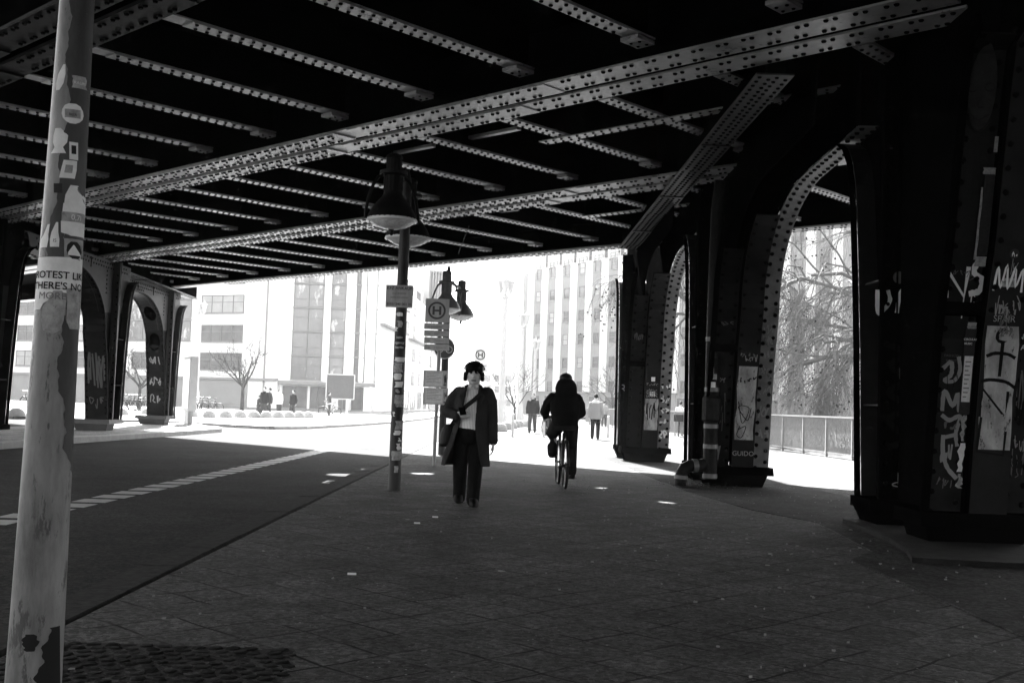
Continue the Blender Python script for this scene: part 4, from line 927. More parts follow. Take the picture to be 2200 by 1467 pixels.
for q, (y0, y1, t1, t2) in enumerate(((696, 707, '165 Sonnenallee', ''), (711, 722, 'N65', 'S+U Warschauer\nStraße'), (726, 737, '265', 'Treptow Park'), (741, 752, '140', 'U Hallesches Tor'))):
    o, a, b = plate(911, y0, 965, y1, 'line_plate', 'sign_face')
    mb = MB(); put_text(mb, t1, 0.045, (a.x+0.05, -0.073, (a.z+b.z)/2-0.02), AX, AZv, align='LEFT')
    if t2: put_text(mb, t2, 0.032, (a.x+0.2, -0.073, (a.z+b.z)/2+(0.01 if '\n' in t2 else -0.012)), AX, AZv, align='LEFT')
    mb.build('lettering', 'ink_grey', hs)
    MB().box((-0.02, -0.048, b.z), (0.06, -0.03, b.z+0.035)).build('bracket', 'sign_dark', hs)
for y0, y1 in ((797, 831), (834, 868)):
    o, a, b = plate(909, y0, 963, y1, 'timetable_box', 'sign_face')
    mb = MB(); mb.add([(a.x+0.04, -0.0725, a.z+0.03), (b.x-0.1, -0.0725, a.z+0.03), (b.x-0.1, -0.0725, b.z-0.03), (a.x+0.04, -0.0725, b.z-0.03)], [(0, 1, 2, 3)]); mb.build('timetable', 'paper', hs)
    mb = MB(); mb.add([(b.x-0.08, -0.073, a.z+0.03), (b.x-0.03, -0.073, a.z+0.03), (b.x-0.03, -0.073, a.z+0.07), (b.x-0.08, -0.073, a.z+0.07)], [(0, 1, 2, 3)])
    for i in range(7):
        zz = b.z-0.05-i*0.03; mb.add([(a.x+0.06, -0.074, zz), (b.x-0.13-0.05*(i % 3), -0.074, zz), (b.x-0.13-0.05*(i % 3), -0.074, zz+0.006), (a.x+0.06, -0.074, zz+0.006)], [(0, 1, 2, 3)])
    mb.build('lettering', 'ink_grey', hs)
    strokes_mb = MB(); strokes(strokes_mb, [[(x+b.x-0.05, z+(a.z+b.z)/2) for x, z in l] for l in scribble(random.Random(int(y0)), 0.05, 0.2, 4)], 0.007, (0, -0.072, 0), AX, AZv); strokes_mb.build('graffiti', 'ink', hs)
# round cycle sign on the second lamp post
cs = thing('cycle_sign', at(955, 748, 26.1), 'round dark sign with a white bicycle on the second lamp post', 'road sign')
MB().tube([(0, 0.0, 0), (0, -0.02, 0)], 0.25, 32).build('disc', 'sign_dark', cs)
mb = MB(); 
for cx in (-0.11, 0.11): strokes(mb, [[(cx+0.075*math.cos(a), -0.03+0.075*math.sin(a)) for a in [i*2*math.pi/18 for i in range(19)]]], 0.016, (0, -0.021, 0), AX, AZv)
strokes(mb, [[(-0.11, -0.03), (-0.04, 0.08), (0.07, 0.08), (0.11, -0.03)], [(-0.04, 0.08), (0.0, -0.04), (0.07, 0.08)], [(0.04, 0.12), (0.1, 0.11)]], 0.014, (0, -0.021, 0), AX, AZv, 0.006)
mb.build('bicycle_symbol', 'paper', cs)
mb = MB(); ring = [0.235, 0.25]; k = 32; mb.add([(r_*math.cos(i/k*2*math.pi), -0.024, r_*math.sin(i/k*2*math.pi)) for i in range(k) for r_ in ring], [(2*i, 2*i+1, 2*((i+1) % k)+1, 2*((i+1) % k)) for i in range(k)]); mb.build('border', 'paper', cs)
# second stop further off
hs2 = thing('bus_stop_sign', (-1.25, 42.2, 0.0), 'distant pale bus stop sign above the head of the walking man', 'bus stop sign')
pz = at(1032, 762, 42)-hs2.location
MB().tube([(pz.x, 0, -0.02), (pz.x, 0, pz.z+0.3)], 0.03, 10).build('post', 'galv', hs2)
mb = MB().box((pz.x-0.22, -0.06, pz.z-0.26), (pz.x+0.22, -0.04, pz.z+0.24)); mb.build('stop_plate', 'facade_white', hs2)
mb = MB(); ring_h(mb, (pz.x, -0.06, pz.z), 0.19, AX, AZv, 0.004); mb.build('stop_symbol', 'sign_dark', hs2)
mb = MB().box((pz.x-0.3, -0.06, pz.z-0.66), (pz.x+0.3, -0.04, pz.z-0.3)); mb.build('line_plate', 'facade_white', hs2)
mb = MB(); put_text(mb, 'U Görlitzer Bhf', 0.075, (pz.x, -0.064, pz.z-0.44), AX, AZv); put_text(mb, 'M29 171', 0.11, (pz.x, -0.064, pz.z-0.58), AX, AZv); mb.build('lettering', 'ink_grey', hs2)


# ------------------------------------------------------------------ people
def garment(rings, n, th):
    """open-fronted shell: rings of (z, cx, cy, rx, ry, left edge x, right edge x); front is -y"""
    mb = MB(); vo = []; vi = []
    for z, cx, cy, rx, ry, xl, xr in rings:
        a0 = math.asin(max(-0.98, min(0.98, (xl-cx)/rx))); a1 = math.asin(max(-0.98, min(0.98, (xr-cx)/rx)))
        # start at the left front edge, go round by the left side and the back to the right front edge
        st = a0; en = a1-2*math.pi
        for i in range(n+1):
            a = st+(en-st)*i/n
            vo.append((cx+rx*math.sin(a), cy-ry*math.cos(a), z)); vi.append((cx+(rx-th)*math.sin(a), cy-(ry-th)*math.cos(a), z))
    k = len(rings); c = n+1; off = len(vo); fs = []
    for r in range(k-1):
        for i in range(n):
            a, b, d, e = r*c+i, r*c+i+1, (r+1)*c+i+1, (r+1)*c+i
            fs.append((a, b, d, e)); fs.append((off+a, off+e, off+d, off+b))
        for i in (0, n): a, e = r*c+i, (r+1)*c+i; fs.append((a, e, off+e, off+a) if i == 0 else (a, off+a, off+e, e))
    for r in (0, k-1):
        for i in range(n): a, b = r*c+i, r*c+i+1; fs.append((a, off+a, off+b, b) if r == 0 else (a, b, off+b, off+a))
    mb.add(vo+vi, fs); return mb
def limb(mb, pts, rad, n=12, flat=1.0):
    """tapered limb with rounded ends"""
    mb.tube(pts, rad, n, flat=flat)
    for p, r in ((pts[0], rad[0]), (pts[-1], rad[-1])): mb.ball(p, r*0.98, 10, 8)
def head_into(mb, c, s=1.0):
    """head and face; c = centre of the skull, facing -y"""
    x, y, z = c
    mb.ball((x, y+0.01*s, z+0.015*s), (0.080*s, 0.092*s, 0.105*s), 20, 16)
    mb.stack([(x, y-0.045*s, z-0.122*s, 0.026*s, 0.022*s), (x, y-0.035*s, z-0.112*s, 0.052*s, 0.047*s), (x, y-0.02*s, z-0.08*s, 0.072*s, 0.068*s), (x, y-0.012*s, z-0.03*s, 0.079*s, 0.079*s), (x, y, z+0.04*s, 0.077*s, 0.083*s)], 20)
    mb.stack([(x, y-0.09*s, z-0.052*s, 0.016*s, 0.02*s), (x, y-0.092*s, z-0.04*s, 0.015*s, 0.018*s), (x, y-0.083*s, z-0.015*s, 0.009*s, 0.014*s), (x, y-0.078*s, z+0.012*s, 0.008*s, 0.01*s)], 8)
    for sg in (-1, 1):
        mb.ball((x+sg*0.036*s, y-0.062*s, z-0.032*s), (0.024*s, 0.02*s, 0.022*s)); mb.ball((x+sg*0.075*s, y+0.008*s, z-0.015*s), (0.012*s, 0.02*s, 0.032*s)); mb.ball((x+sg*0.03*s, y-0.074*s, z+0.026*s), (0.024*s, 0.012*s, 0.009*s))
    mb.ball((x, y-0.079*s, z-0.075*s), (0.024*s, 0.012*s, 0.008*s)); mb.ball((x, y-0.076*s, z-0.086*s), (0.02*s, 0.012*s, 0.008*s)); mb.ball((x, y-0.062*s, z-0.108*s), (0.022*s, 0.016*s, 0.015*s))
def face_parts(parent, c, s=1.0):
    x, y, z = c
    for sg in (-1, 1):
        MB().ball((x+sg*0.031*s, y-0.0835*s, z+0.004*s), (0.0165*s, 0.007*s, 0.0075*s), 10, 8).build('eye', 'eye', parent, smooth=60)
        MB().tube([(x+sg*0.014*s, y-0.0885*s, z+0.024*s), (x+sg*0.03*s, y-0.088*s, z+0.029*s), (x+sg*0.05*s, y-0.076*s, z+0.024*s)], 0.006*s, 6).build('eyebrow', 'hair', parent)
    MB().tube([(x-0.024*s, y-0.082*s, z-0.081*s), (x, y-0.091*s, z-0.079*s), (x+0.024*s, y-0.082*s, z-0.081*s)], 0.0075*s, 6).build('mouth', 'lips', parent, smooth=60)
def hand_into(mb, wrist, d, up, curl=0.5, s=1.0, side=1):
    """palm with four separate bent fingers and a thumb; d = along the hand, up = back of the hand"""
    w_ = Vector(wrist); d = Vector(d).normalized(); up = Vector(up); up = (up-d*up.dot(d)).normalized(); x = d.cross(up)*side
    for q in range(4):
        o = (q-1.5)*0.019*s; mb.tube([w_+x*o*0.5, w_+d*0.045*s+x*o*0.9, w_+d*0.088*s+x*o], [0.014*s, 0.014*s, 0.011*s], 8)
        L = (0.068, 0.078, 0.072, 0.056)[q]*s; p = w_+d*0.085*s+x*o; a = curl*0.9
        pts = [p]; dd = d.copy()
        for seg in (0.45, 0.32, 0.23): dd = (dd*math.cos(a)-up*math.sin(a)).normalized(); upn = None; pts.append(pts[-1]+dd*L*seg); a = curl*0.9; dd = dd
        mb.tube(pts, [0.0095*s, 0.0092*s, 0.0085*s, 0.007*s], 8); mb.ball(pts[-1], 0.0068*s, 8, 6)
    p = w_+d*0.03*s+x*-0.028*s; mb.tube([w_+d*0.02*s-x*0.012*s, p+d*0.01*s-x*0.008*s-up*0.008*s, p+d*0.04*s-x*0.012*s-up*0.02*s, p+d*0.062*s-x*0.006*s-up*0.026*s], [0.013*s, 0.012*s, 0.0105*s, 0.008*s], 8)

# --- the walking man: feet at (1008, 1087); local x to the right of the picture, -y towards the viewer
man = thing('person', G(1006, 1084), 'man in an open long coat and headphones walking towards the viewer, phone in hand', 'person')
HC = (0.015, -0.02, 1.585)
mb = MB(); head_into(mb, HC, 1.06)
limb(mb, [(0.015, 0.015, 1.50), (0.015, 0.02, 1.40)], [0.064, 0.068])
mb.stack([(0.01, 0.02, 0.86, 0.16, 0.11), (0.01, 0.01, 0.96, 0.15, 0.105), (0.01, 0.0, 1.15, 0.16, 0.11), (0.01, 0.01, 1.30, 0.18, 0.11), (0.01, 0.02, 1.38, 0.15, 0.09), (0.012, 0.025, 1.43, 0.07, 0.065)], 24)
limb(mb, [(-0.17, 0.02, 1.36), (-0.27, 0.03, 1.14), (-0.185, -0.19, 1.085)], [0.05, 0.042, 0.027])
limb(mb, [(0.19, 0.02, 1.36), (0.25, 0.04, 1.06), (0.275, 0.0, 0.76)], [0.05, 0.04, 0.027])
hand_into(mb, (-0.175, -0.20, 1.09), (0.92, -0.28, -0.10), (-0.15, -0.85, -0.42), 0.6, 1.1, -1)
hand_into(mb, (0.277, -0.005, 0.75), (0.0, -0.12, -1), (1, 0, 0), 0.35, 0.95, 1)
limb(mb, [(-0.085, 0.02, 0.9), (-0.10, 0.0, 0.5), (-0.115, 0.08, 0.09)], [0.085, 0.06, 0.042]); limb(mb, [(0.09, 0.02, 0.9), (0.085, -0.09, 0.5), (0.06, -0.12, 0.09)], [0.085, 0.06, 0.042])
blob(mb, 'body', 'skin', man, 0.0065, 2, 0.4)
face_parts(man, HC, 1.06)
# hair: cap with a ragged fringe
mb = MB(); hx, hy, hz = HC
mb.ball((hx, hy+0.026, hz+0.036), (0.108, 0.112, 0.096), 20, 14); mb.stack([(hx, hy+0.055, hz-0.075, 0.08, 0.06), (hx, hy+0.05, hz, 0.095, 0.07), (hx, hy+0.035, hz+0.06, 0.096, 0.086)], 18)
for sg in (-1, 1): mb.ball((hx+sg*0.083, hy-0.028, hz+0.02), (0.012, 0.04, 0.06), 10, 8)
rnd = random.Random(2)
for i in range(17):
    a = (i-8)/8; x0 = hx+a*0.083; mb.tube([(hx+a*0.05, hy-0.03, hz+0.122), (hx+a*0.08, hy-0.08+abs(a)**2*0.045, hz+0.088), (hx+a*0.083, hy-0.094+abs(a)**2*0.05, hz+0.06), (x0+rnd.uniform(-.006, .006), hy-0.097+abs(a)**2*0.055, hz+0.018+(0.032 if i in (8, 9) else 0)-abs(a)*0.012+rnd.uniform(-.012, .012))], [0.014, 0.013, 0.010, 0.004], 6)
blob(mb, 'hair', 'hair', man, 0.007, 1, 0.4)
# headphones
hp_ = bpy.data.objects.new('headphones', None); COL.objects.link(hp_); hp_.location = man.location
tag(hp_, 'black over ear headphones worn by the walking man', 'headphones')
for sg in (-1, 1):
    mb = MB(); mb.tube([(hx+sg*0.082, hy-0.0, hz-0.034), (hx+sg*0.096, hy-0.0, hz-0.034), (hx+sg*0.120, hy, hz-0.036), (hx+sg*0.127, hy, hz-0.036)], [0.048, 0.058, 0.055, 0.04], 16); mb.build('ear_cup', 'plastic_black', hp_, smooth=50)
    MB().tube([(hx+sg*0.108, hy-0.01, hz+0.035), (hx+sg*0.107, hy-0.012, hz+0.085)], 0.009, 8).build('slider', 'plastic_shine', hp_, smooth=50)
mb = MB(); mb.tube([(hx+0.119*math.copysign(abs(math.sin(a))**0.92, math.sin(a)), hy+0.012, hz+0.016+0.122*math.copysign(abs(math.cos(a))**0.95, math.cos(a))) for a in [(-1.35+i*2.7/14) for i in range(15)]], 0.013, 8, flat=1.5); mb.build('headband', 'plastic_black', hp_, smooth=60)
# shirt, trousers, shoes
mb = MB(); mb.stack([(0.005, 0.0, 0.90, 0.17, 0.135), (0.005, -0.005, 1.0, 0.165, 0.135), (0.01, -0.01, 1.15, 0.17, 0.135), (0.01, 0.0, 1.30, 0.185, 0.128), (0.012, 0.015, 1.37, 0.155, 0.10), (0.015, 0.025, 1.405, 0.09, 0.075), (0.015, 0.035, 1.42, 0.06, 0.05)], 28)
for sg in (-1, 1):                                              # collar points
    mb.hexa([(0.015+sg*0.012, -0.064, 1.447), (0.015+sg*0.068, -0.02, 1.475), (0.015+sg*0.066, -0.062, 1.425), (0.015+sg*0.04, -0.092, 1.402)], [(0.015+sg*0.012, -0.052, 1.452), (0.015+sg*0.066, -0.01, 1.482), (0.015+sg*0.06, -0.052, 1.43), (0.015+sg*0.04, -0.08, 1.407)])
shirt = blob(mb, 'shirt', 'shirt_stripe', man, 0.008, 2, 0.4)
mb = MB()
for i in range(6): mb.tube([(0.013, -0.1365+abs(i-2)*0.001+ (0.016 if i == 5 else 0), 0.98+i*0.085), (0.013, -0.142+abs(i-2)*0.001+(0.016 if i == 5 else 0), 0.98+i*0.085)], 0.006, 8)
mb.build('shirt_buttons', 'paper', man)
mb = MB(); mb.stack([(0.0, 0.01, 0.74, 0.165, 0.13), (0.0, 0.005, 0.84, 0.178, 0.14), (0.0, 0.0, 0.935, 0.17, 0.137)], 24)
limb(mb, [(-0.095, 0.02, 0.83), (-0.115, -0.0, 0.5), (-0.115, 0.05, 0.2), (-0.118, 0.075, 0.075)], [0.108, 0.093, 0.08, 0.078]); limb(mb, [(0.085, 0.02, 0.83), (0.075, -0.085, 0.5), (0.06, -0.10, 0.2), (0.055, -0.12, 0.065)], [0.108, 0.093, 0.082, 0.08])
blob(mb, 'trousers', 'trouser_black', man, 0.012, 3)
for sg, (x, y, z, yaw) in ((-1, (-0.12, 0.07, 0.035, -0.15)), (1, (0.06, -0.14, 0.0, 0.3))):
    mb = MB(); cx, sx_ = math.cos(yaw), math.sin(yaw)
    def S(a, b, c): return (x+a*cx-b*sx_, y+a*sx_+b*cx, z+c)
    mb.stack([(*S(0, -0.04, 0.0)[:2], z+0.0, 0.054, 0.145), (*S(0, -0.04, 0)[:2], z+0.03, 0.06, 0.15), (*S(0, -0.035, 0)[:2], z+0.06, 0.055, 0.135), (*S(0, 0.02, 0)[:2], z+0.10, 0.05, 0.08)], 16); mb.build('shoe', 'shoe', man, smooth=60)
# the coat: open shell, sleeves, lapels
rings = [(1.455, 0.015, 0.03, 0.088, 0.085, -0.055, 0.075), (1.43, 0.012, 0.03, 0.115, 0.095, -0.07, 0.085), (1.405, 0.016, 0.025, 0.2, 0.115, -0.08, 0.088), (1.34, 0.012, 0.02, 0.23, 0.145, -0.085, 0.078), (1.2, 0.0, 0.01, 0.222, 0.165, -0.10, 0.065), (1.08, 0.0, 0.005, 0.212, 0.17, -0.115, 0.06),
         (0.96, -0.005, 0.0, 0.215, 0.175, -0.145, 0.055), (0.84, -0.015, -0.01, 0.235, 0.185, -0.175, 0.07), (0.70, -0.03, -0.02, 0.262, 0.195, -0.215, 0.10), (0.58, -0.045, -0.03, 0.285, 0.205, -0.26, 0.125), (0.47, -0.05, -0.03, 0.298, 0.21, -0.30, 0.15)]
mb = garment(rings, 34, 0.018)
limb(mb, [(-0.168, 0.015, 1.36), (-0.235, 0.02, 1.27), (-0.288, 0.03, 1.15), (-0.275, -0.04, 1.10), (-0.17, -0.185, 1.075)], [0.07, 0.073, 0.07, 0.068, 0.058], 14)
limb(mb, [(0.192, 0.015, 1.36), (0.235, 0.02, 1.25), (0.255, 0.03, 1.05), (0.275, 0.01, 0.78)], [0.072, 0.075, 0.068, 0.06], 14)
# lapels
mb.hexa([(-0.06, -0.075, 1.44), (-0.155, -0.128, 1.31), (-0.105, -0.162, 1.13), (-0.075, -0.13, 1.33)], [(-0.055, -0.095, 1.44), (-0.158, -0.15, 1.31), (-0.105, -0.182, 1.13), (-0.07, -0.152, 1.33)])
mb.hexa([(0.085, -0.075, 1.44), (0.165, -0.128, 1.31), (0.07, -0.162, 1.13), (0.068, -0.13, 1.33)], [(0.08, -0.095, 1.44), (0.168, -0.15, 1.31), (0.07, -0.182, 1.13), (0.063, -0.152, 1.33)])
blob(mb, 'coat', 'coat_wool', man, 0.0095, 2, 0.45)
for zz in (0.98, 0.85): MB().ball((-0.19+0.03*(zz < .9)*-1, -0.155, zz), (0.012, 0.006, 0.012)).build('coat_button', 'plastic_black', man)
# phone held in the hand, bag on its strap
ph = MB(); ph.X = Matrix.Translation((-0.095, -0.275, 1.115)) @ Matrix.Rotation(R(-12), 4, 'Y') @ Matrix.Rotation(R(35), 4, 'X'); ph.box((-0.038, -0.006, -0.035), (0.038, 0.004, 0.075))
o = ph.build('phone', 'phone'); o.location = man.location; tag(o, 'black mobile phone held in the walking man\'s hand', 'phone')
bagt = thing('shoulder_bag', man.location, 'black bag hanging on its strap at the walking man\'s hip', 'bag')
mb = MB(); mb.stack([(-0.29, 0.06, 0.685, 0.07, 0.10), (-0.295, 0.06, 0.72, 0.098, 0.15), (-0.285, 0.06, 0.84, 0.095, 0.15), (-0.265, 0.06, 0.93, 0.075, 0.13), (-0.25, 0.06, 0.965, 0.05, 0.1)], 16); blob(mb, 'bag_body', 'bag_black', bagt, 0.015, 2)
mb = MB(); sp = [(0.17, 0.02, 1.425), (0.165, -0.07, 1.405), (0.12, -0.165, 1.355), (0.03, -0.19, 1.265), (-0.06, -0.195, 1.19), (-0.13, -0.19, 1.11), (-0.2, -0.15, 1.0), (-0.235, -0.03, 0.95)]
vs = []
for i, p in enumerate(sp):
    p = Vector(p); t = (Vector(sp[min(i+1, 7)])-Vector(sp[max(i-1, 0)])).normalized(); n_ = Vector((t.z, 0, -t.x)).normalized()*0.026
    vs += [p-n_, p+n_, p+n_+Vector((0, 0.006, 0)), p-n_+Vector((0, 0.006, 0))]
mb.add(vs, [(4*i+j, 4*i+(j+1) % 4, 4*i+4+(j+1) % 4, 4*i+4+j) for i in range(7) for j in range(4)]); mb.build('strap', 'bag_black', bagt, fix=True)

# --- bicycles (local +y is forwards, z up, ground at 0)
def bicycle(name, loc, label, rz, fine=True, group=None):
    t = thing(name, loc, label, 'bicycle', rz, group); n = 26 if fine else 14; RW_ = 0.345
    for yc in (-0.52, 0.53):
        wb = MB().tube([(0, yc+RW_*math.cos(a), RW_+RW_*math.sin(a)-0.003) for a in [i/n*2*math.pi for i in range(n)]], 0.022 if fine else 0.025, 6, closed=True); wo = wb.build('wheel', 'rubber', t, smooth=60)
        if fine:
            mb = MB(); mb.tube([(0, yc+0.315*math.cos(a), RW_+0.315*math.sin(a)) for a in [i/n*2*math.pi for i in range(n)]], 0.012, 6, closed=True)
            for i in range(18): a = i/18*2*math.pi; mb.tube([(0.02*(-1)**i, yc, RW_), (0, yc+0.312*math.cos(a), RW_+0.312*math.sin(a))], 0.0018, 4)
            mb.tube([(-0.05, yc, RW_), (0.05, yc, RW_)], 0.02, 8); mb.build('rim', 'chrome', wo)
    r = 0.017 if fine else 0.02
    bb, hub, st, hd, hd2, fr = (0, -0.08, 0.29), (0, -0.52, RW_), (0, -0.25, 0.86), (0, 0.36, 0.86), (0, 0.40, 0.68), (0, 0.53, RW_)
    mb = MB()
    for a, b in ((bb, st), (st, hd), (bb, hd2)): mb.tube([a, b], r, 8)
    mb.tube([hd, hd2], r*1.3, 8)
    for sx in (-1, 1):
        mb.tube([bb, (sx*0.05, -0.3, 0.315), (sx*0.06, hub[1], hub[2])], r*0.6, 6); mb.tube([(sx*0.02, -0.245, 0.82), (sx*0.06, hub[1], hub[2])], r*0.5, 6); mb.tube([(sx*0.035, 0.415, 0.69), (sx*0.05, fr[1], fr[2])], r*0.7, 6)
    mb.tube([st, (0, -0.29, 0.97)], r*0.8, 8); mb.build('frame', 'bike_frame', t)
    mb = MB(); mb.tube([hd, (0, 0.33, 1.02), (0, 0.38, 1.05)], r*0.8, 8)
    mb.tube([(-0.27, 0.27, 1.03), (-0.22, 0.36, 1.05), (0, 0.38, 1.05), (0.22, 0.36, 1.05), (0.27, 0.27, 1.03)], 0.014, 8); mb.build('handlebar', 'bike_frame', t)
    mb = MB(); mb.stack([(0, -0.3, 0.965, 0.07, 0.13), (0, -0.29, 0.99, 0.075, 0.14), (0, -0.29, 1.005, 0.05, 0.12)], 12); mb.build('saddle', 'rubber', t, smooth=60)
    if fine:
        mb = MB(); mb.tube([(-0.06, bb[1], bb[2]), (0.06, bb[1], bb[2])], 0.03, 10); mb.lathe([(0.09, -0.004), (0.09, 0.004)], n=20); mb.v[-40:] = [(v[2]+0.05, bb[1]+v[0], bb[2]+v[1]) for v in mb.v[-40:]]
        mb.tube([(-0.075, bb[1], bb[2]), (-0.08, bb[1]+0.06, bb[2]+0.155)], 0.012, 6); mb.tube([(0.075, bb[1], bb[2]), (0.08, bb[1]-0.06, bb[2]-0.155)], 0.012, 6); mb.build('crank', 'chrome', t)
        for sx, dy, dz in ((-1, 0.06, 0.155), (1, -0.06, -0.155)): MB().box((min(sx*0.085, sx*0.18), bb[1]+dy-0.04, bb[2]+dz-0.012), (max(sx*0.085, sx*0.18), bb[1]+dy+0.04, bb[2]+dz+0.012)).build('pedal', 'rubber', t)
        MB().ball((0, -0.31, 0.90), (0.022, 0.02, 0.028), 10, 8).build('rear_light', 'plastic_shine', t)
        mb = MB(); mb.tube([(0, -0.52+0.375*math.cos(a), RW_+0.375*math.sin(a)) for a in [R(40+i*12) for i in range(12)]], 0.022, 6, flat=0.3); mb.build('mudguard', 'bike_frame', t)
    return t
cyc_p = G(1213, 1049); cdir = Vector((G(1205.5, 1044).x-cyc_p.x, 1.05, 0)); cyaw = R(3.2)
cb = bicycle('bicycle', cyc_p+Vector((-0.03, 0.52, 0)), 'dark bicycle being ridden away from the viewer', cyaw)
cyc = thing('person', cb.location, 'cyclist in black jacket, hood and helmet riding away from the viewer', 'person', cyaw)
mb = MB(); mb.ball((0.02, -0.03, 1.60), (0.075, 0.09, 0.11), 14, 10); limb(mb, [(0.02, -0.08, 1.5), (0.01, -0.13, 1.40)], [0.06, 0.065])
mb.stack([(0, -0.28, 0.95, 0.165, 0.13), (0, -0.26, 1.1, 0.15, 0.12), (0, -0.2, 1.25, 0.18, 0.12), (0, -0.15, 1.38, 0.17, 0.1), (0, -0.13, 1.42, 0.08, 0.07)], 18)
limb(mb, [(-0.19, -0.14, 1.37), (-0.27, 0.06, 1.16), (-0.25, 0.25, 1.07)], [0.055, 0.045, 0.03]); limb(mb, [(0.19, -0.14, 1.37), (0.27, 0.06, 1.16), (0.25, 0.25, 1.07)], [0.055, 0.045, 0.03])
hand_into(mb, (-0.25, 0.25, 1.075), (0, 1, -0.35), (0, 0.3, 1), 0.9, 1, 1); hand_into(mb, (0.25, 0.25, 1.075), (0, 1, -0.35), (0, 0.3, 1), 0.9, 1, -1)
limb(mb, [(-0.09, -0.26, 0.97), (-0.14, 0.12, 0.80), (-0.14, -0.05, 0.50)], [0.09, 0.07, 0.045]); limb(mb, [(0.09, -0.26, 0.97), (0.13, 0.02, 0.58), (0.14, -0.17, 0.2)], [0.09, 0.065, 0.045])
blob(mb, 'body', 'skin', cyc, 0.01, 2)
mb = MB(); mb.stack([(0.0, -0.27, 0.93, 0.20, 0.165), (0.0, -0.275, 1.02, 0.205, 0.165), (0, -0.25, 1.14, 0.228, 0.175), (0, -0.2, 1.28, 0.225, 0.16), (0, -0.16, 1.38, 0.19, 0.125), (0.01, -0.13, 1.47, 0.12, 0.1)], 24)
mb.stack([(0.015, -0.21, 1.34, 0.13, 0.07), (0.015, -0.2, 1.42, 0.165, 0.1), (0.015, -0.165, 1.50, 0.172, 0.125), (0.02, -0.12, 1.57, 0.155, 0.125), (0.02, -0.09, 1.625, 0.125, 0.11), (0.02, -0.07, 1.65, 0.09, 0.08)], 20)
limb(mb, [(-0.19, -0.15, 1.36), (-0.25, -0.05, 1.26), (-0.285, 0.05, 1.13), (-0.25, 0.24, 1.07)], [0.078, 0.082, 0.078, 0.055], 14); limb(mb, [(0.19, -0.15, 1.36), (0.25, -0.05, 1.26), (0.285, 0.05, 1.13), (0.25, 0.24, 1.07)], [0.078, 0.082, 0.078, 0.055], 14)
blob(mb, 'jacket', 'coat_black', cyc, 0.012, 3)
mb = MB(); mb.stack([(0, -0.27, 0.86, 0.185, 0.15), (0, -0.27, 0.95, 0.19, 0.155), (0, -0.26, 1.02, 0.175, 0.14)], 20)
limb(mb, [(-0.105, -0.26, 0.93), (-0.16, 0.10, 0.79), (-0.155, -0.0, 0.62), (-0.16, -0.06, 0.50)], [0.12, 0.1, 0.082, 0.074], 14); limb(mb, [(0.10, -0.26, 0.93), (0.145, -0.02, 0.60), (0.145, -0.14, 0.34), (0.145, -0.165, 0.23)], [0.118, 0.09, 0.075, 0.07], 14)
blob(mb, 'trousers', 'trouser_dark', cyc, 0.012, 3)
for x, y, z in ((-0.155, -0.03, 0.435), (0.15, -0.13, 0.13)):
    MB().stack([(x, y+0.03, z, 0.045, 0.13), (x, y+0.03, z+0.04, 0.05, 0.135), (x, y, z+0.08, 0.045, 0.09), (x, y-0.03, z+0.12, 0.04, 0.05)], 14).build('shoe', 'shoe', cyc, smooth=60)
mb = MB(); mb.ball((0.02, -0.02, 1.665), (0.102, 0.135, 0.082), 20, 12)
for i in range(5):
    a = (i-2)*0.32; mb.tube([(0.02+0.095*math.sin(a), -0.15+0.03*abs(i-2), 1.66), (0.02+0.105*math.sin(a), -0.06, 1.735-0.02*abs(i-2)), (0.02+0.1*math.sin(a), 0.06, 1.73-0.02*abs(i-2))], 0.016, 6)
helmet = mb.build('helmet', 'plastic_black', cyc, smooth=60)

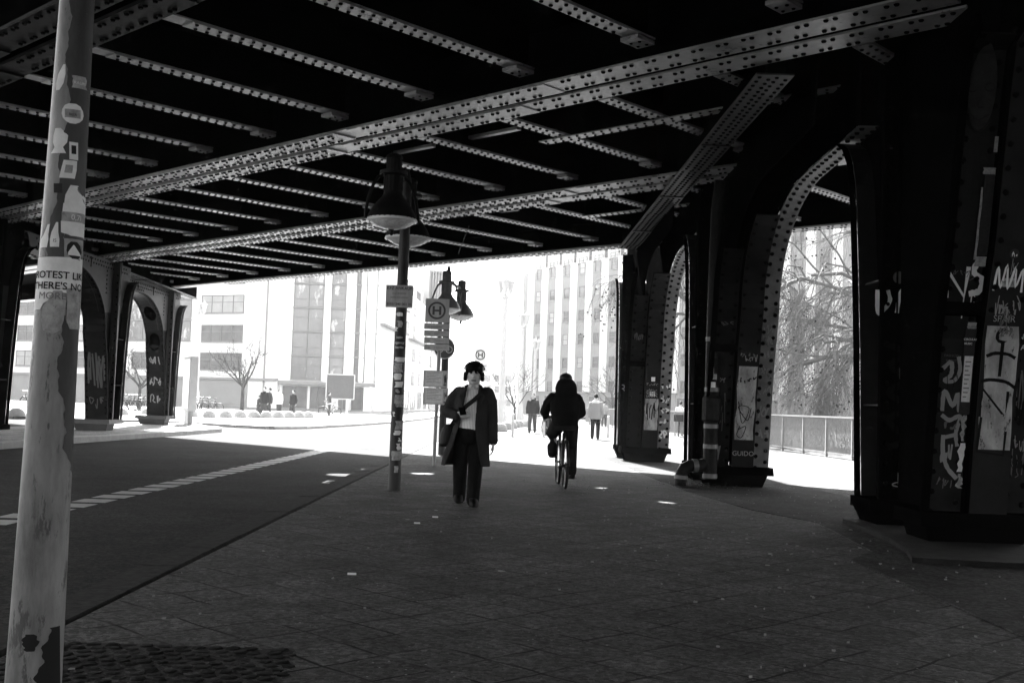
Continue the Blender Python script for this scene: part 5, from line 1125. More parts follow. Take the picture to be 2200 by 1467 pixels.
# --- smaller people further off
def passer(name, loc, label, rz, h=1.75, coat='coat_dark', trs='trouser_dark', stride=0.22, coat_len=0.80, hairm='hair', collar=None, arms=0.0, vox=0.02, bag=None, group=None, hood=False):
    """pedestrian facing local -y"""
    t = thing(name, loc, label, 'person', rz, group); k = h/1.75
    def S(p): return tuple(c*k for c in p)
    mb = MB(); mb.ball((0, -0.01, 1.63), (0.075, 0.095, 0.115), 14, 10); mb.ball((0, -0.10, 1.61), (0.015, 0.02, 0.02), 8, 6); limb(mb, [(0, 0.0, 1.55), (0, 0.01, 1.43)], [0.055, 0.06])
    mb.stack([(0, 0, 0.9, 0.16, 0.11), (0, 0, 1.1, 0.15, 0.1), (0, 0, 1.3, 0.18, 0.11), (0, 0, 1.42, 0.12, 0.09)], 16)
    HL = [(-0.19, 0, 1.38), (-0.25, 0.05-arms*0.2, 1.10), (-0.24+arms*0.1, -0.05-arms, 0.86+arms*0.5)]; HR = [(0.19, 0, 1.38), (0.25, 0.06-arms*0.2, 1.10), (0.24-arms*0.1, 0.05-arms, 0.86+arms*0.5)]
    for H_ in (HL, HR): limb(mb, H_, [0.05, 0.042, 0.03], 8); hand_into(mb, H_[2], (0, -0.3, -1), (1 if H_ is HR else -1, 0, 0), 0.4, 1.0, 1)
    LL = [(-0.09, 0, 0.9), (-0.1, -stride*0.7-0.03, 0.5), (-0.1, -stride, 0.1)]; RL = [(0.09, 0, 0.9), (0.1, stride*0.3-0.04, 0.5), (0.1, stride, 0.12)]
    for L_ in (LL, RL): limb(mb, L_, [0.085, 0.06, 0.045], 8)
    mb.v = [S(v) for v in mb.v]; blob(mb, 'body', 'skin', t, vox, 1)
    mb = MB(); zb = coat_len; fl = 0.03 if zb < 0.75 else 0
    mb.stack([(0, 0, zb, 0.22+fl, 0.17+fl), (0, 0, 1.0, 0.205, 0.16), (0, 0, 1.2, 0.215, 0.155), (0, 0, 1.36, 0.22, 0.14), (0, 0, 1.43, 0.13, 0.11), (0, 0, 1.49, 0.085, 0.085)], 18)
    for H_ in (HL, HR): limb(mb, [H_[0], H_[1], tuple(Vector(H_[1]).lerp(Vector(H_[2]), 0.9))], [0.078, 0.07, 0.058], 10)
    if hood: mb.ball((0, 0.1, 1.5), (0.13, 0.09, 0.09), 12, 8)
    mb.v = [S(v) for v in mb.v]; blob(mb, 'coat', coat, t, vox, 2)
    mb = MB(); mb.stack([(0, 0, 0.78, 0.17, 0.13), (0, 0, 0.98, 0.17, 0.13)], 14)
    for L_ in (LL, RL): limb(mb, [L_[0], L_[1], L_[2]], [0.105, 0.085, 0.072], 10)
    mb.v = [S(v) for v in mb.v]; blob(mb, 'trousers', trs, t, vox, 1)
    for L_ in (LL, RL):
        x, y, z = L_[2]; z0 = z-0.1; mb = MB().stack([(x, y-0.05, z0, 0.045, 0.13), (x, y-0.05, z0+0.04, 0.048, 0.13), (x, y-0.01, z0+0.09, 0.045, 0.07)], 12); mb.v = [S(v) for v in mb.v]; mb.build('shoe', 'shoe', t, smooth=60)
    mb = MB(); mb.ball((0, 0.02, 1.665), (0.085, 0.10, 0.095), 12, 8); mb.v = [S(v) for v in mb.v]; mb.build('hair', hairm, t, smooth=60)
    if collar: mb = MB().stack([(0, 0.01, 1.40, 0.15, 0.12), (0, 0.01, 1.47, 0.13, 0.115), (0, 0.01, 1.50, 0.1, 0.1)], 14); mb.v = [S(v) for v in mb.v]; mb.build('collar', collar, t, smooth=60)
    return t
passer('person', G(1143, 930), 'man in a dark open jacket walking towards the viewer in the sun', R(-8), 1.78, 'coat_dark', 'coat_grey', 0.16, 0.86, hood=True)
passer('person', G(1278, 944), 'person in a pale coat with white collar walking away from the viewer', R(172), 1.76, 'coat_pale', 'trouser_dark', 0.14, 0.78, collar='white_cloth')
passer('person', G(1297, 917), 'small distant person walking beside the person in the pale coat', R(170), 1.7, 'coat_pale', 'coat_grey', 0.15, 0.85)
far_p = [(555, 894, 'coat_grey', 'crouched looking dark figure leftmost by the far stone domes', 1.3), (566, 895, 'coat_dark', 'tall dark figure standing in the far group behind the stone domes', 1.8), (577, 895, 'coat_grey', 'second dark figure standing close in the far group behind the stone domes', 1.75),
         (598, 893, 'white_cloth', 'far figure in a white top beside the slim lamp standard', 1.7), (628, 894, 'coat_dark', 'far dark figure with a shoulder bag standing alone by the glass facade', 1.72)]
for px, py, cm, lab, h_ in far_p: passer('person', G(px, py+2), lab, R(random.uniform(-60, 60)), h_, cm, 'coat_grey', 0.08, 0.8, vox=0.03)
passer('person', G(706, 893)+Vector((0, 0, 0.0)), 'far figure standing by a bicycle under the big direction sign', R(80), 1.7, 'coat_grey', 'coat_grey', 0.08, 0.8, vox=0.03)
bicycle('bicycle', G(708, 894), 'bicycle held by the far figure under the big direction sign', R(75), False)
passer('person', G(1176, 934)+Vector((0.0, 0.0, 0)), 'person in a white top with a bicycle, half hidden behind the cyclist', R(10), 1.7, 'white_cloth', 'trouser_dark', 0.1, 0.9)
bicycle('bicycle', G(1180, 936), 'bicycle pushed by the person in the white top behind the cyclist', R(200), False)
# rider with a delivery box, seen between the far columns
rb = bicycle('bicycle', G(1458, 938), 'bicycle with a dark box on its rack between the two right hand columns', R(-8), False)
MB().box((-0.25, -0.75, 0.72), (0.25, -0.25, 1.05)).build('luggage_box', 'coat_dark', rb)
passer('person', G(1462, 936)+Vector((0, 0.15, 0)), 'person in white jacket and dark cap standing over the bicycle with the box', R(172), 1.68, 'white_cloth', 'trouser_dark', 0.12, 0.85, vox=0.02)

# ------------------------------------------------------------------ stone domes, bollards, railing
def dome(p, label, r=0.36):
    t = MB().lathe([(r, 0.0), (r, 0.06), (r*0.97, 0.14), (r*0.86, 0.24), (r*0.64, 0.33), (r*0.35, 0.385), (0.02, 0.4)], n=20).build('stone_dome', 'dome_stone', smooth=60)
    t.location = p; return tag(t, label, 'stone dome', 'stone domes along the kerb')
lefts = [(36, 893), (261, 891), (317, 891), (362, 893), (411, 894), (449, 896), (485, 896), (516, 896), (545, 896), (572, 897), (597, 897), (621, 897), (642, 897), (662, 897)]
ords = ['leftmost', 'second', 'third', 'fourth', 'fifth', 'sixth', 'seventh', 'eighth', 'ninth', 'tenth', 'eleventh', 'twelfth', 'thirteenth', 'last']
for i, (px, py) in enumerate(lefts):
    p = G(px, py+1, 0.02); dome(p, 'pale stone dome, %s from the left in the row along the far pavement' % ords[i] if i else 'pale stone dome at the far left, seen past the leftmost column')
rights = [(1075, 927), (1088, 923), (1098, 920), (1106, 918), (1114, 917), (1128, 917)]
for i, (px, py) in enumerate(rights): dome(G(px, py), 'pale stone dome, %s in the short row right of the walking man' % ('first', 'second', 'third', 'fourth', 'fifth', 'farthest')[i], 0.33)
def bollard(p, lab):
    t = thing('bollard', p, lab, 'bollard', 0, 'slim posts on the sunny pavement')
    MB().tube([(0, 0, -0.02), (0, 0, 0.82)], 0.05, 12).build('post', 'far_pole', t, smooth=40); MB().lathe([(0.055, 0.82), (0.06, 0.85), (0.05, 0.89), (0.01, 0.91)], n=12).build('cap', 'far_pole', t, smooth=40)
for px, py, lab in ((1101, 939, 'pale slim bollard left of the dark jacketed walker'), (1168, 939, 'pale slim bollard just left of the cyclist'), (1306, 940, 'pale slim bollard right of the person in the pale coat'), (1083, 915, 'pale slim bollard far off beside the tall lamp standard')): bollard(G(px, py), lab)
rl = thing('canal_railing', (0, 0, 0), 'pale metal railing with close upright bars along the sunny bank', 'railing')
def RP(y): return Vector((9.9-0.072*(y-27), y, 0))
y = 21.0; tops = []
while y < 84:
    a, b = RP(y), RP(y+2.05)
    MB().box((a.x-0.035, y-0.035, -0.02), (a.x+0.035, y+0.035, 1.2)).build('post', 'rail_paint', rl)
    mb = MB()
    for i in range(20):
        p = a.lerp(b, (i+0.5)/20); mb.tube([p+Vector((0, 0, 0.16)), p+Vector((0, 0, 1.16))], 0.016, 5)
    mb.bar(a+Vector((0, 0, 0.14)), b+Vector((0, 0, 0.14)), 0.05, 0.03); mb.build('bar_panel', 'rail_paint', rl)
    tops.append(a); y += 2.05
mb = MB()
for a, b in zip(tops, tops[1:]+[RP(y)]): mb.bar(a+Vector((0, 0, 1.19)), b+Vector((0, 0, 1.19)), 0.09, 0.05)
mb.build('top_rail', 'rail_paint', rl)

# ------------------------------------------------------------------ lanterns on tall standards
def standard(p, label, h=9.5, copy=None):
    if copy: c = dup(copy, p, random.uniform(-.4, .4), label, h/9.5); return c
    t = thing('lamp_standard', p, label, 'lamp post', 0.2, 'tall lantern standards along the street')
    MB().lathe([(0.36, -0.02), (0.36, 0.5), (0.28, 0.6), (0.26, 1.4), (0.2, 1.6), (0.17, 7.6), (0.24, 7.65), (0.24, 7.8), (0.1, 7.85), (0.07, 8.6), (0.05, 8.65)], n=14).build('column', 'far_pole', t, smooth=40)
    MB().lathe([(0.05, 8.6), (0.14, 8.75), (0.05, 8.9), (0.11, 9.05), (0.04, 9.15), (0.08, 9.3), (0.02, 9.5)], n=10).build('finial', 'far_pole', t, smooth=50)
    for a in (0.3, 2.4, 4.5):
        dx, dy = 0.34*math.cos(a), 0.34*math.sin(a); L = bpy.data.objects.new('lantern', None); COL.objects.link(L); L.parent = t; L.location = (dx, dy, 8.0)
        MB().lathe([(0.12, 0.0), (0.26, 0.62)], n=6).build('lantern_glass', 'lantern_glass', L); MB().lathe([(0.33, 0.62), (0.3, 0.68), (0.12, 0.82), (0.05, 0.95), (0.02, 1.05)], n=6).build('lantern_roof', 'far_pole', L)
        MB().lathe([(0.05, -0.12), (0.13, 0.0)], n=6).build('lantern_base', 'far_pole', L)
        MB().tube([(-dx*0.7, -dy*0.7, 0.3), (-dx*0.5, -dy*0.5, -0.15), (0, 0, -0.12)], 0.03, 6).build('lantern_arm', 'far_pole', L)
    return t
st0 = standard(G(1076, 913), 'tall pale lantern standard, the nearest one above the walking man\'s shoulder')
for px, ty, lab in ((1117, 655, 'second tall lantern standard, fainter, left of the office block'), (1147, 717, 'third lantern standard in front of the office block facade'), (1160, 754, 'small fourth lantern standard low before the office block')):
    d = (9.5-CAM_H)*F_PX/(870-ty); standard(at(px, 870, d)*1.0-Vector((0, 0, at(px, 870, d).z)), lab, 9.5, st0)
for px, ty, lab in ((428, 632, 'left lantern standard with two lamps behind the advertising panel'), (615, 706, 'slim lantern standard before the corner of the glass facade'), (714, 752, 'small lantern standard in front of the glass facade and direction sign')):
    hz = 870+0.034*(px-1100); d = (9.5-CAM_H)*F_PX/(hz-ty); q = at(px-7, hz, d); standard(Vector((q.x, q.y, 0.02)), lab, 9.5, st0)
# whip lamp curving over the road
for px, py, lab, sg in ((800, 868, 'thin curved road lamp left of the stickered lamp post', 1), (1112, 900, 'thin curved road lamp arching behind the walking man', -1)):
    q = G(px, py+14); t = thing('road_lamp', q, lab, 'road lamp', 0, 'thin curved road lamps')
    hh = 6.5 if sg > 0 else 5.5; MB().tube([(0, 0, 0), (0.05*sg, 0, hh*0.5), (0.3*sg, 0, hh*0.75), (0.9*sg, 0, hh*0.93), (2.0*sg, 0, hh)], [0.09, 0.07, 0.055, 0.045, 0.035], 8).build('mast', 'far_pole', t, smooth=60)
    MB().box((min(2*sg, 2.7*sg), -0.12, hh-0.06), (max(2*sg, 2.7*sg), 0.12, hh+0.06)).build('lamp_housing', 'far_pole', t)
# advertising panel at the end of the median
ap = thing('advertising_panel', G(404, 911, 0.05), 'pale glazed advertising panel on a single foot at the end of the median', 'advertising panel', R(-62))
MB().box((-0.65, -0.14, 0.52), (0.65, 0.14, 2.62)).build('case', 'far_pole', ap)
MB().box((-0.56, -0.155, 0.62), (0.56, -0.142, 2.52)).build('poster', 'poster_face', ap); MB().box((-0.56, 0.142, 0.62), (0.56, 0.155, 2.52)).build('poster', 'poster_face', ap)
MB().box((-0.34, -0.09, -0.02), (0.34, 0.09, 0.519)).build('foot', 'galv', ap)
# back of a big direction sign
q = G(729, 889); t = thing('direction_sign', q, 'grey back of a big road direction sign on two posts', 'road sign')
dd = q.y; mpp = dd/F_PX
MB().box((-30*mpp, -0.06, (890-858)*mpp), (30*mpp, 0.0, (890-806)*mpp)).build('panel', 'sign_dark', t)
mb = MB(); a0, a1, b0, b1 = -30*mpp, 30*mpp, (890-858)*mpp, (890-806)*mpp
for x0, z0, x1, z1 in ((a0, b0, a1, b0), (a0, b1, a1, b1), (a0, b0, a0, b1), (a1, b0, a1, b1)): mb.bar((x0, -0.08, z0), (x1, -0.08, z1), 0.08, 0.08)
mb.build('frame', 'far_pole', t)
for sx in (-15, 15): MB().tube([(sx*mpp, 0.08, 0), (sx*mpp, 0.08, (890-808)*mpp)], 0.09, 8).build('post', 'far_pole', t)

# ------------------------------------------------------------------ buildings
def wall_frame(P0, d):
    d = Vector((d[0], d[1], 0)).normalized(); n_ = Vector((d.y, -d.x, 0))
    if n_.y > 0: n_ = -n_
    return Vector(P0), d, n_
def facade_box(mb, fr, t0, t1, z0, z1, o0, o1):
    """block along the facade: o = distance in front of (+) or behind (-) the wall line"""
    P0, d, n_ = fr
    P = lambda t, o, z: P0+d*t+n_*o+Vector((0, 0, z))
    return mb.hexa([P(t0, o1, z0), P(t1, o1, z0), P(t1, o0, z0), P(t0, o0, z0)], [P(t0, o1, z1), P(t1, o1, z1), P(t1, o0, z1), P(t0, o0, z1)])
def window(fr, t0, t1, z0, z1, b, panes=1, mul=0.62, glass='win_glass', deep=0.12, top=None):
    """real frame and mullions round recessed glass; the wall behind is the building's own"""
    mb = MB(); e = 0.09
    facade_box(mb, fr, t0, t1, z0, z0+e, 0.003, 0.07); facade_box(mb, fr, t0, t1, z1-e, z1, 0.003, 0.07); facade_box(mb, fr, t0, t0+e, z0+e, z1-e, 0.003, 0.07); facade_box(mb, fr, t1-e, t1, z0+e, z1-e, 0.003, 0.07)
    for i in range(1, panes): x = t0+(t1-t0)*i/panes; facade_box(mb, fr, x-e*.5, x+e*.5, z0+e, z1-e, 0.003, 0.06)
    if mul:
        zm = z0+(z1-z0)*mul
        for i in range(panes): xa = t0+(t1-t0)*i/panes+e; xb = t0+(t1-t0)*(i+1)/panes-e; facade_box(mb, fr, xa, xb, zm-0.03, zm+0.03, 0.003, 0.055)
    wo = mb.build('window', 'win_frame', b, fix=True)
    mb = MB(); facade_box(mb, fr, t0+e, t1-e, z0+e, z1-e, 0.002, 0.02); mb.build('pane', glass, wo, fix=True)
    facade = None
    mb = MB(); facade_box(mb, fr, t0-0.08, t1+0.08, z0-0.1, z0-0.003, 0.003, 0.16); mb.build('sill', 'facade_grey', wo, fix=True)
    return wo
# long white office with bands of windows (left)
b1 = thing('office_building', (-25, 120, 0), 'long white office building with wide rows of divided windows on the left', 'building')
f1 = wall_frame((0, 0, 0), (-0.9, 0.44))
mb = MB(); facade_box(mb, f1, 0, 66, 0, 19, -14, 0); mb.build('wall', 'facade_white', b1, fix=True)
mb = MB(); facade_box(mb, f1, -0.05, 66, 2.95, 3.2, 0.003, 0.35); mb.build('ledge', 'facade_grey', b1, fix=True)
mb = MB(); facade_box(mb, f1, 4, 66, -0.1, 2.94, 0.003, 0.10); mb.build('plinth_wall', 'facade_grey', b1, fix=True)
for t0, t1, n_ in ((5.0, 11.0, 4), (25.3, 31.5, 4), (34, 40, 4), (43, 49, 4), (52, 58, 4)):
    for z0, z1 in ((4.0, 5.9), (7.1, 9.0), (10.3, 12.3), (13.6, 15.6)): window(f1, t0, t1, z0, z1, b1, n_, 0.6, 'win_blind' if random.random() < .5 else 'win_glass')
window(f1, 15.4, 21.0, 4.0, 5.9, b1, 4, 0.6)
for z0 in (7.2, 9.6, 12.0): window(f1, 12.4, 22.0, z0, z0+2.3, b1, 4, 0, 'curtain_glass')
for t0 in (6, 12.5, 19, 25.5, 32, 38.5): window(f1, t0, t0+5.6, 0.4, 2.7, b1, 3, 0.7, 'win_glass')
MB().tube([Vector((0, 0, 0))+f1[1]*1.8+f1[2]*0.1, Vector((0, 0, 18.8))+f1[1]*1.8+f1[2]*0.1], 0.09, 8).build('downpipe', 'facade_grey', b1)
# glass fronted block at the corner
b2 = thing('glass_building', (-25, 120.4, 0), 'glass fronted corner block with dark reflecting bays and a recessed lobby', 'building')
f2 = wall_frame((0, 0, 0), (0.97, -0.05))
mb = MB(); facade_box(mb, f2, 0, 10.6, 0, 19.5, -14, 0); mb.build('wall', 'facade_white', b2, fix=True)
seg = [(1.3, 4.6, 'curtain_glass'), (5.4, 7.0, 'curtain_glass'), (8.1, 8.6, 'win_glass'), (9.2, 10.4, 'curtain_glass')]
for t0, t1, g in seg:
    for i in range(6):
        z0 = 3.2+i*2.6; window(f2, t0, t1, z0, z0+2.5, b2, max(1, int((t1-t0)/1.6)), 0.35 if i % 2 else 0.6, g)
for t0, t1 in ((0.5, 3.2), (3.5, 5.2), (6.6, 7.5), (8.0, 10.3)): window(f2, t0, t1, 0.1, 2.5, b2, 2, 0, 'win_glass')
mb = MB(); facade_box(mb, f2, 0.2, 10.5, 2.66, 3.0, 0.003, 1.1); mb.build('canopy', 'facade_grey', b2, fix=True)
for t0 in (5.9, 7.8, 10.2): MB().tube([f2[0]+f2[1]*t0+f2[2]*0.9, f2[0]+f2[1]*t0+f2[2]*0.9+Vector((0, 0, 2.66))], 0.18, 10).build('pillar', 'facade_white', b2)
# white row running down the street behind it
b3 = thing('white_row_building', (-14.7, 119, 0), 'white row of buildings receding down the left side of the street', 'building')
mb = MB(); mb.prism([(-0.9, 0), (0, 0), (3.5, 95), (-12, 95), (-12, 18), (-0.9, 17)], 'z', 0, 15.5); mb.build('wall', 'facade_white', b3)
mb = MB(); mb.hexa([(-12, 18.5, 15.51), (-0.8, 18.5, 15.51), (1.8, 90, 15.51), (-12, 90, 15.51)], [(-12, 18.5, 18.3), (-0.8, 18.5, 18.3), (1.8, 90, 18.3), (-12, 90, 18.3)]); mb.build('upper_storey', 'facade_pale', b3)
f3 = (Vector((0, 0, 0)), Vector((3.5, 95, 0)).normalized(), Vector((95, -3.5, 0)).normalized())
for i in range(12):
    t0 = 4+i*7.2
    for z0 in (3.6, 6.8, 10.0, 13.0):
        if (i+int(z0)) % 3: window(f3, t0, t0+2.6, z0, z0+1.6, b3, 2, 0.6, 'win_blind')
    window(f3, t0, t0+4.5, 0.3, 2.6, b3, 2, 0.7, 'win_glass')
f3u = (Vector((-1.473, 0, 0)), Vector((2.6, 71.5, 0)).normalized(), Vector((71.5, -2.6, 0)).normalized())
for i in range(7): window(f3u, 20+i*9, 25+i*9, 16.2, 17.8, b3, 4, 0, 'win_glass')
mb = MB()
for i in range(3): facade_box(mb, f3, 2+i*26, 20+i*26, 9.4+i*0.0, 9.6, 0.003, 0.8)
mb.build('balcony', 'facade_grey', b3, fix=True)
b4 = thing('slatted_block', (-16.5, 175, 0), 'pale block with upright slats standing above the white row', 'building')
MB().box((0, 0, 0), (3.2, 12, 22.5)).build('wall', 'facade_grey', b4)
mb = MB()
for i in range(7): mb.box((3.3+i*0.45, 0.0, 16.5), (3.36+i*0.45, 6.0, 21.8))
mb.box((3.21, 0.5, 16.2), (6.3, 6.0, 16.49)); mb.box((3.21, 0.5, 21.81), (6.3, 6, 22.1)); mb.build('slats', 'facade_grey', b4)
MB().box((3.21, 0.1, 0), (6.3, 12, 16.19)).build('lower_block', 'facade_pale', b4)
b5 = thing('far_building', (-12, 262, 0), 'faint low building closing the far end of the street', 'building')
MB().box((0, 0, 0), (13, 12, 9)).build('wall', 'facade_pale', b5); f5 = (Vector((0, 0, 0)), Vector((1, 0, 0)), Vector((0, -1, 0)))
for i in range(5):
    for z0 in (1.0, 4.0, 6.6): window(f5, 0.8+i*2.5, 2.2+i*2.5, z0, z0+1.5, b5, 1, 0, 'win_glass')
# office block with white ribs and bays (right)
b6 = thing('ribbed_office_block', (12, 138, 0), 'tall office block with white upright ribs and single windows on the right', 'building')
f6 = wall_frame((0, 0, 0), (-0.52, 0.85))
f6 = (Vector((0, 0, 0)), Vector((-0.52, 0.85, 0)).normalized(), Vector((-0.85, -0.52, 0)).normalized())
mb = MB(); facade_box(mb, f6, -46, 20.5, 0, 19.6, -14, 0); mb.build('wall', 'facade_grey', b6, fix=True)
mb = MB(); facade_box(mb, f6, -46, 20, 19.61, 22.6, -13, -1.6); mb.build('upper_storey', 'facade_pale', b6, fix=True)
mb = MB(); facade_box(mb, f6, -46, 20.3, 22.61, 23.2, -13.5, -0.6); mb.build('roof', 'facade_white', b6, fix=True)
for i in range(19):
    t0 = 18.2-i*3.42
    P0, d_, n_ = f6
    mb = MB(); a = P0+d_*(t0-0.65); b_ = P0+d_*(t0+0.65); ap_ = P0+d_*(t0-0.15)+n_*0.75
    lo = [a, ap_, b_]; mb.add([v+Vector((0, 0, 3.2)) for v in lo]+[v+Vector((0, 0, 19.9)) for v in lo], [(0, 1, 2), (5, 4, 3), (0, 3, 4, 1), (1, 4, 5, 2), (2, 5, 3, 0)]); mb.build('rib', 'facade_white', b6, fix=True)
    mb = MB(); facade_box(mb, f6, t0+0.7, t0+2.7, 19.62, 22.0, -1.9, -1.61); mb.build('attic_wall', 'facade_grey', b6, fix=True)
    mb = MB(); facade_box(mb, f6, t0-0.3, t0-0.1, 19.9, 22.6, -1.6, -0.2); mb.build('roof_fin', 'facade_white', b6, fix=True)
    if i < 11:
        mb = MB(); facade_box(mb, f6, t0-2.6, t0-0.8, 20.5, 20.55, -0.15, -0.1); facade_box(mb, f6, t0-2.6, t0-0.8, 20.1, 20.14, -0.15, -0.1)
        for q in range(3): facade_box(mb, f6, t0-2.6+q*0.88, t0-2.56+q*0.88, 19.61, 20.5, -0.15, -0.1)
        mb.build('balcony_rail', 'win_frame', b6, fix=True)
    if i > 15: continue
    fw = (P0-n_*1.6, d_, n_); window(fw, t0-2.3, t0-1.0, 19.8, 22.1, b6, 1, 0.5, 'win_glass')
    for q in range(6): window(f6, t0-2.4, t0-1.2, 2.75+q*3.05+0.4, 2.75+q*3.05+1.85, b6, 1, 0.5 if (q+i) % 3 else 0, 'win_glass' if (i*7+q*3) % 4 else 'win_blind')
    mb = MB(); facade_box(mb, f6, t0-2.7, t0-0.7, 0.4, 2.6, 0.003, 0.04); mb.build('shop_front', 'win_glass', b6, fix=True)

# ------------------------------------------------------------------ trees (bare: late winter)
def tree(name, loc, label, seed, trunk_h, r0, levels, spread, droop, twig_len, balls=0, mats=('bark', 'bark'), lean=(0, 0), first=4, kids=4, shrink=0.68, L0=None, limbs=None, minr=0.006, group=None, dens=2):
    rnd = random.Random(seed); t = thing(name, loc, label, 'tree', 0, group)
    tr = MB(); cr = MB().use(mats[1]); tips = []
    def branch(p, d, L, r, lev):
        k = 5 if lev < 2 else 4; pts = [p]; rads = [r]; d = d.normalized()
        for i in range(k):
            wob = Vector((rnd.gauss(0, 1), rnd.gauss(0, 1), rnd.gauss(0, 1)))*(0.16 if lev < 2 else 0.24)
            dr = Vector((0, 0, -droop*(lev*0.12)*(0.5+i/k))); up = Vector((0, 0, 0.07)) if lev < 2 else Vector((0, 0, 0))
            d = (d+wob+dr+up).normalized(); pts.append(pts[-1]+d*L/k); rads.append(max(r*(1-0.62*(i+1)/k), minr*0.7))
        (tr if lev == 0 else cr).tube(pts, rads, 8 if lev < 2 else (5 if lev < 3 else 3), caps=lev < 2)
        if lev >= levels:
            tips.append(pts[-1]); tips.append(pts[2]); return
        n = kids+(dens if lev >= levels-1 else 0)+rnd.randint(0, 1)
        for j in range(n):
            f = rnd.uniform(0.3, 1.0); i = min(int(f*k), k-1); q = pts[i].lerp(pts[i+1], f*k-i); a = (pts[i+1]-pts[i]).normalized(); o = a.orthogonal().normalized(); o.rotate(Matrix.Rotation(rnd.random()*6.283, 3, a))
            nd = a*math.cos(spread)+o*math.sin(spread)*rnd.uniform(0.7, 1.2)
            branch(q, nd, (twig_len if lev+1 >= levels else L*shrink)*rnd.uniform(0.6, 1.15), max(rads[i]*rnd.uniform(0.42, 0.6), minr), lev+1)
    tp = [Vector((0, 0, -0.1)), Vector((lean[0]*0.3, lean[1]*0.3, trunk_h*0.35)), Vector((lean[0]*0.7, lean[1]*0.7, trunk_h*0.7)), Vector((lean[0], lean[1], trunk_h))]
    tr.tube(tp, [r0*1.25, r0, r0*0.9, r0*0.75], 12)
    if limbs:
        for (h_, dx, dy, dz, L, r) in limbs:
            p = tp[2].lerp(tp[3], h_) if h_ >= 0 else tp[1].lerp(tp[2], 1+h_); branch(p, Vector((dx, dy, dz)), L, r, 1)
    else:
        for j in range(first):
            a = j/first*6.283+rnd.uniform(-.4, .4); branch(tp[3]-Vector((0, 0, rnd.uniform(0, trunk_h*0.25))), Vector((math.cos(a), math.sin(a), rnd.uniform(0.7, 1.4))), L0 or trunk_h*0.9, r0*0.55, 1)
    tr.build('trunk', mats[0], t, smooth=50); 
    if balls and tips:
        cr.use('seed')
        for i in range(balls):
            p = rnd.choice(tips)+Vector((rnd.uniform(-.15, .15), rnd.uniform(-.15, .15), -rnd.uniform(0.05, 0.2))); cr.ball(p, 0.042, 6, 4)
    cr.build('crown', None, t, smooth=60)
    return t
tree('plane_tree', (16.6, 44.0, 0), 'big bare plane tree with hanging seed balls behind the canal railing', 5, 4.2, 0.42, 4, 0.75, 1.3, 1.6, 440, ('bark_pale', 'bark_pale'), first=6, kids=6, L0=5.0, dens=10, minr=0.0032,
     limbs=[(0.2, -1, -0.1, 0.30, 5.6, 0.19), (0.7, -1, 0.2, 0.9, 6.2, 0.15), (0.95, -0.7, -0.5, 1.3, 6.0, 0.15), (1.0, 0.3, 0.3, 1.4, 5.5, 0.14), (0.9, -1, 0.6, 0.5, 5.5, 0.14), (0.5, -0.9, -0.6, 0.6, 5.2, 0.13), (1.0, -0.9, 0.1, 1.6, 6.5, 0.14)])
tree('plane_tree', (9.6, 49.5, 0), 'bare plane tree with drooping twigs seen between the two far right columns', 9, 5.0, 0.36, 4, 0.75, 1.4, 1.5, 400, ('bark_pale', 'bark_pale'), kids=5, dens=8, minr=0.0034,
     limbs=[(0.6, -1, -0.2, 0.75, 5.0, 0.17), (0.9, -0.9, 0.3, 1.2, 5.4, 0.17), (0.9, 0.9, -0.2, 0.9, 5.0, 0.17), (1.0, -0.6, -0.5, 1.7, 5.4, 0.16), (0.7, 0.6, 0.5, 1.3, 4.8, 0.16), (0.8, -1, 0.0, 1.0, 5.6, 0.16)])
p = G(521, 886); q = at(521, 850, 84)
tree('street_tree', (q.x, 84, 0), 'small bare street tree in front of the white office building', 21, 2.1, 0.14, 3, 0.6, -0.3, 0.9, 0, first=7, kids=4, L0=2.7, minr=0.014)
q = at(300, 850, 78); tree('street_tree', (q.x, 78, 0), 'small bare tree seen through the left arch', 23, 1.9, 0.12, 3, 0.6, -0.3, 0.9, 0, first=6, kids=4, L0=2.4, minr=0.014)
q = at(1106, 870, 80); tree('street_tree', (q.x, 80, 0), 'slender bare tree between the lantern standards', 25, 1.2, 0.09, 3, 0.4, -0.4, 0.8, 0, first=6, kids=4, L0=2.2, minr=0.012)
q = at(1316, 870, 100); tree('street_tree', (q.x, 100, 0), 'bare tree low in front of the ribbed office block', 27, 1.5, 0.09, 3, 0.5, -0.3, 0.9, 0, first=6, kids=4, L0=2.6, minr=0.012)
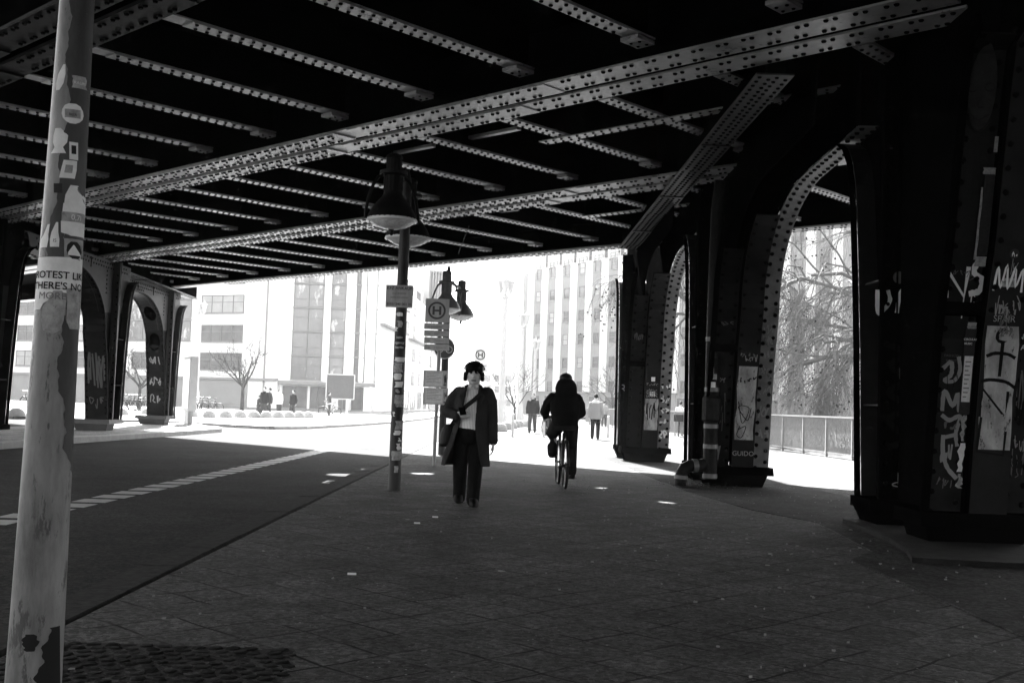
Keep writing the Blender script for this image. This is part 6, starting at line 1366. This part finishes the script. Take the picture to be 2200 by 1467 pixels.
# parked bicycles in front of the office building
rnd = random.Random(31); bikes = [(62, 0), (72, 0), (258, 1), (268, 0), (279, 1), (290, 0), (300, 1), (311, 1), (429, 0), (440, 1), (455, 0)]
places = ['at the far left beyond the leftmost column', 'second from the left beyond the leftmost column', 'left end of the rank seen through the arch', 'second of the rank seen through the arch', 'third of the rank seen through the arch', 'fourth of the rank seen through the arch', 'fifth of the rank seen through the arch', 'right end of the rank seen through the arch', 'just right of the advertising panel', 'second right of the advertising panel', 'third right of the advertising panel']
b0 = None
for (px, k), pl_ in zip(bikes, places):
    q = at(px, 870, 73+rnd.random()); loc = (q.x, q.y, 0.02); rz = R(rnd.uniform(55, 120))
    lab = 'small parked bicycle, '+pl_
    if b0 is None: b0 = bicycle('parked_bicycle', loc, lab, rz, False, 'parked bicycles by the office building')
    else: dup(b0, loc, rz, lab)
# ------------------------------------------------------------------ the air
hm = bpy.data.materials.new('haze'); hm.use_nodes = True; nt = hm.node_tree; nt.nodes.remove(nt.nodes['Principled BSDF'])
pv = nt.nodes.new('ShaderNodeVolumePrincipled'); pv.inputs['Color'].default_value = (0.9, 0.9, 0.9, 1); pv.inputs['Density'].default_value = 0.00045; pv.inputs['Anisotropy'].default_value = 0.0
nt.links.new(pv.outputs[0], nt.nodes['Material Output'].inputs['Volume']); MATS['haze'] = hm
tag(MB().box((-150, -60, -1.2), (150, 300, 27)).build('haze', 'haze'), kind='stuff')

dg_ = thing('drain_grate', G(738, 1037, ROAD_Z+0.006), 'small dark iron drain grate in the road by the kerb', 'drain grate')
mb = MB(); mb.box((-0.3, -0.28, -0.004), (0.3, -0.24, 0.012)); mb.box((-0.3, 0.24, -0.004), (0.3, 0.28, 0.012)); mb.box((-0.3, -0.239, -0.004), (-0.26, 0.239, 0.012)); mb.box((0.26, -0.239, -0.004), (0.3, 0.239, 0.012)); mb.build('frame', 'pipe_band', dg_)
mb = MB()
for i in range(8): mb.box((-0.255+i*0.066, -0.238, -0.003), (-0.225+i*0.066, 0.238, 0.008))
mb.build('bars', 'steel_mid', dg_)
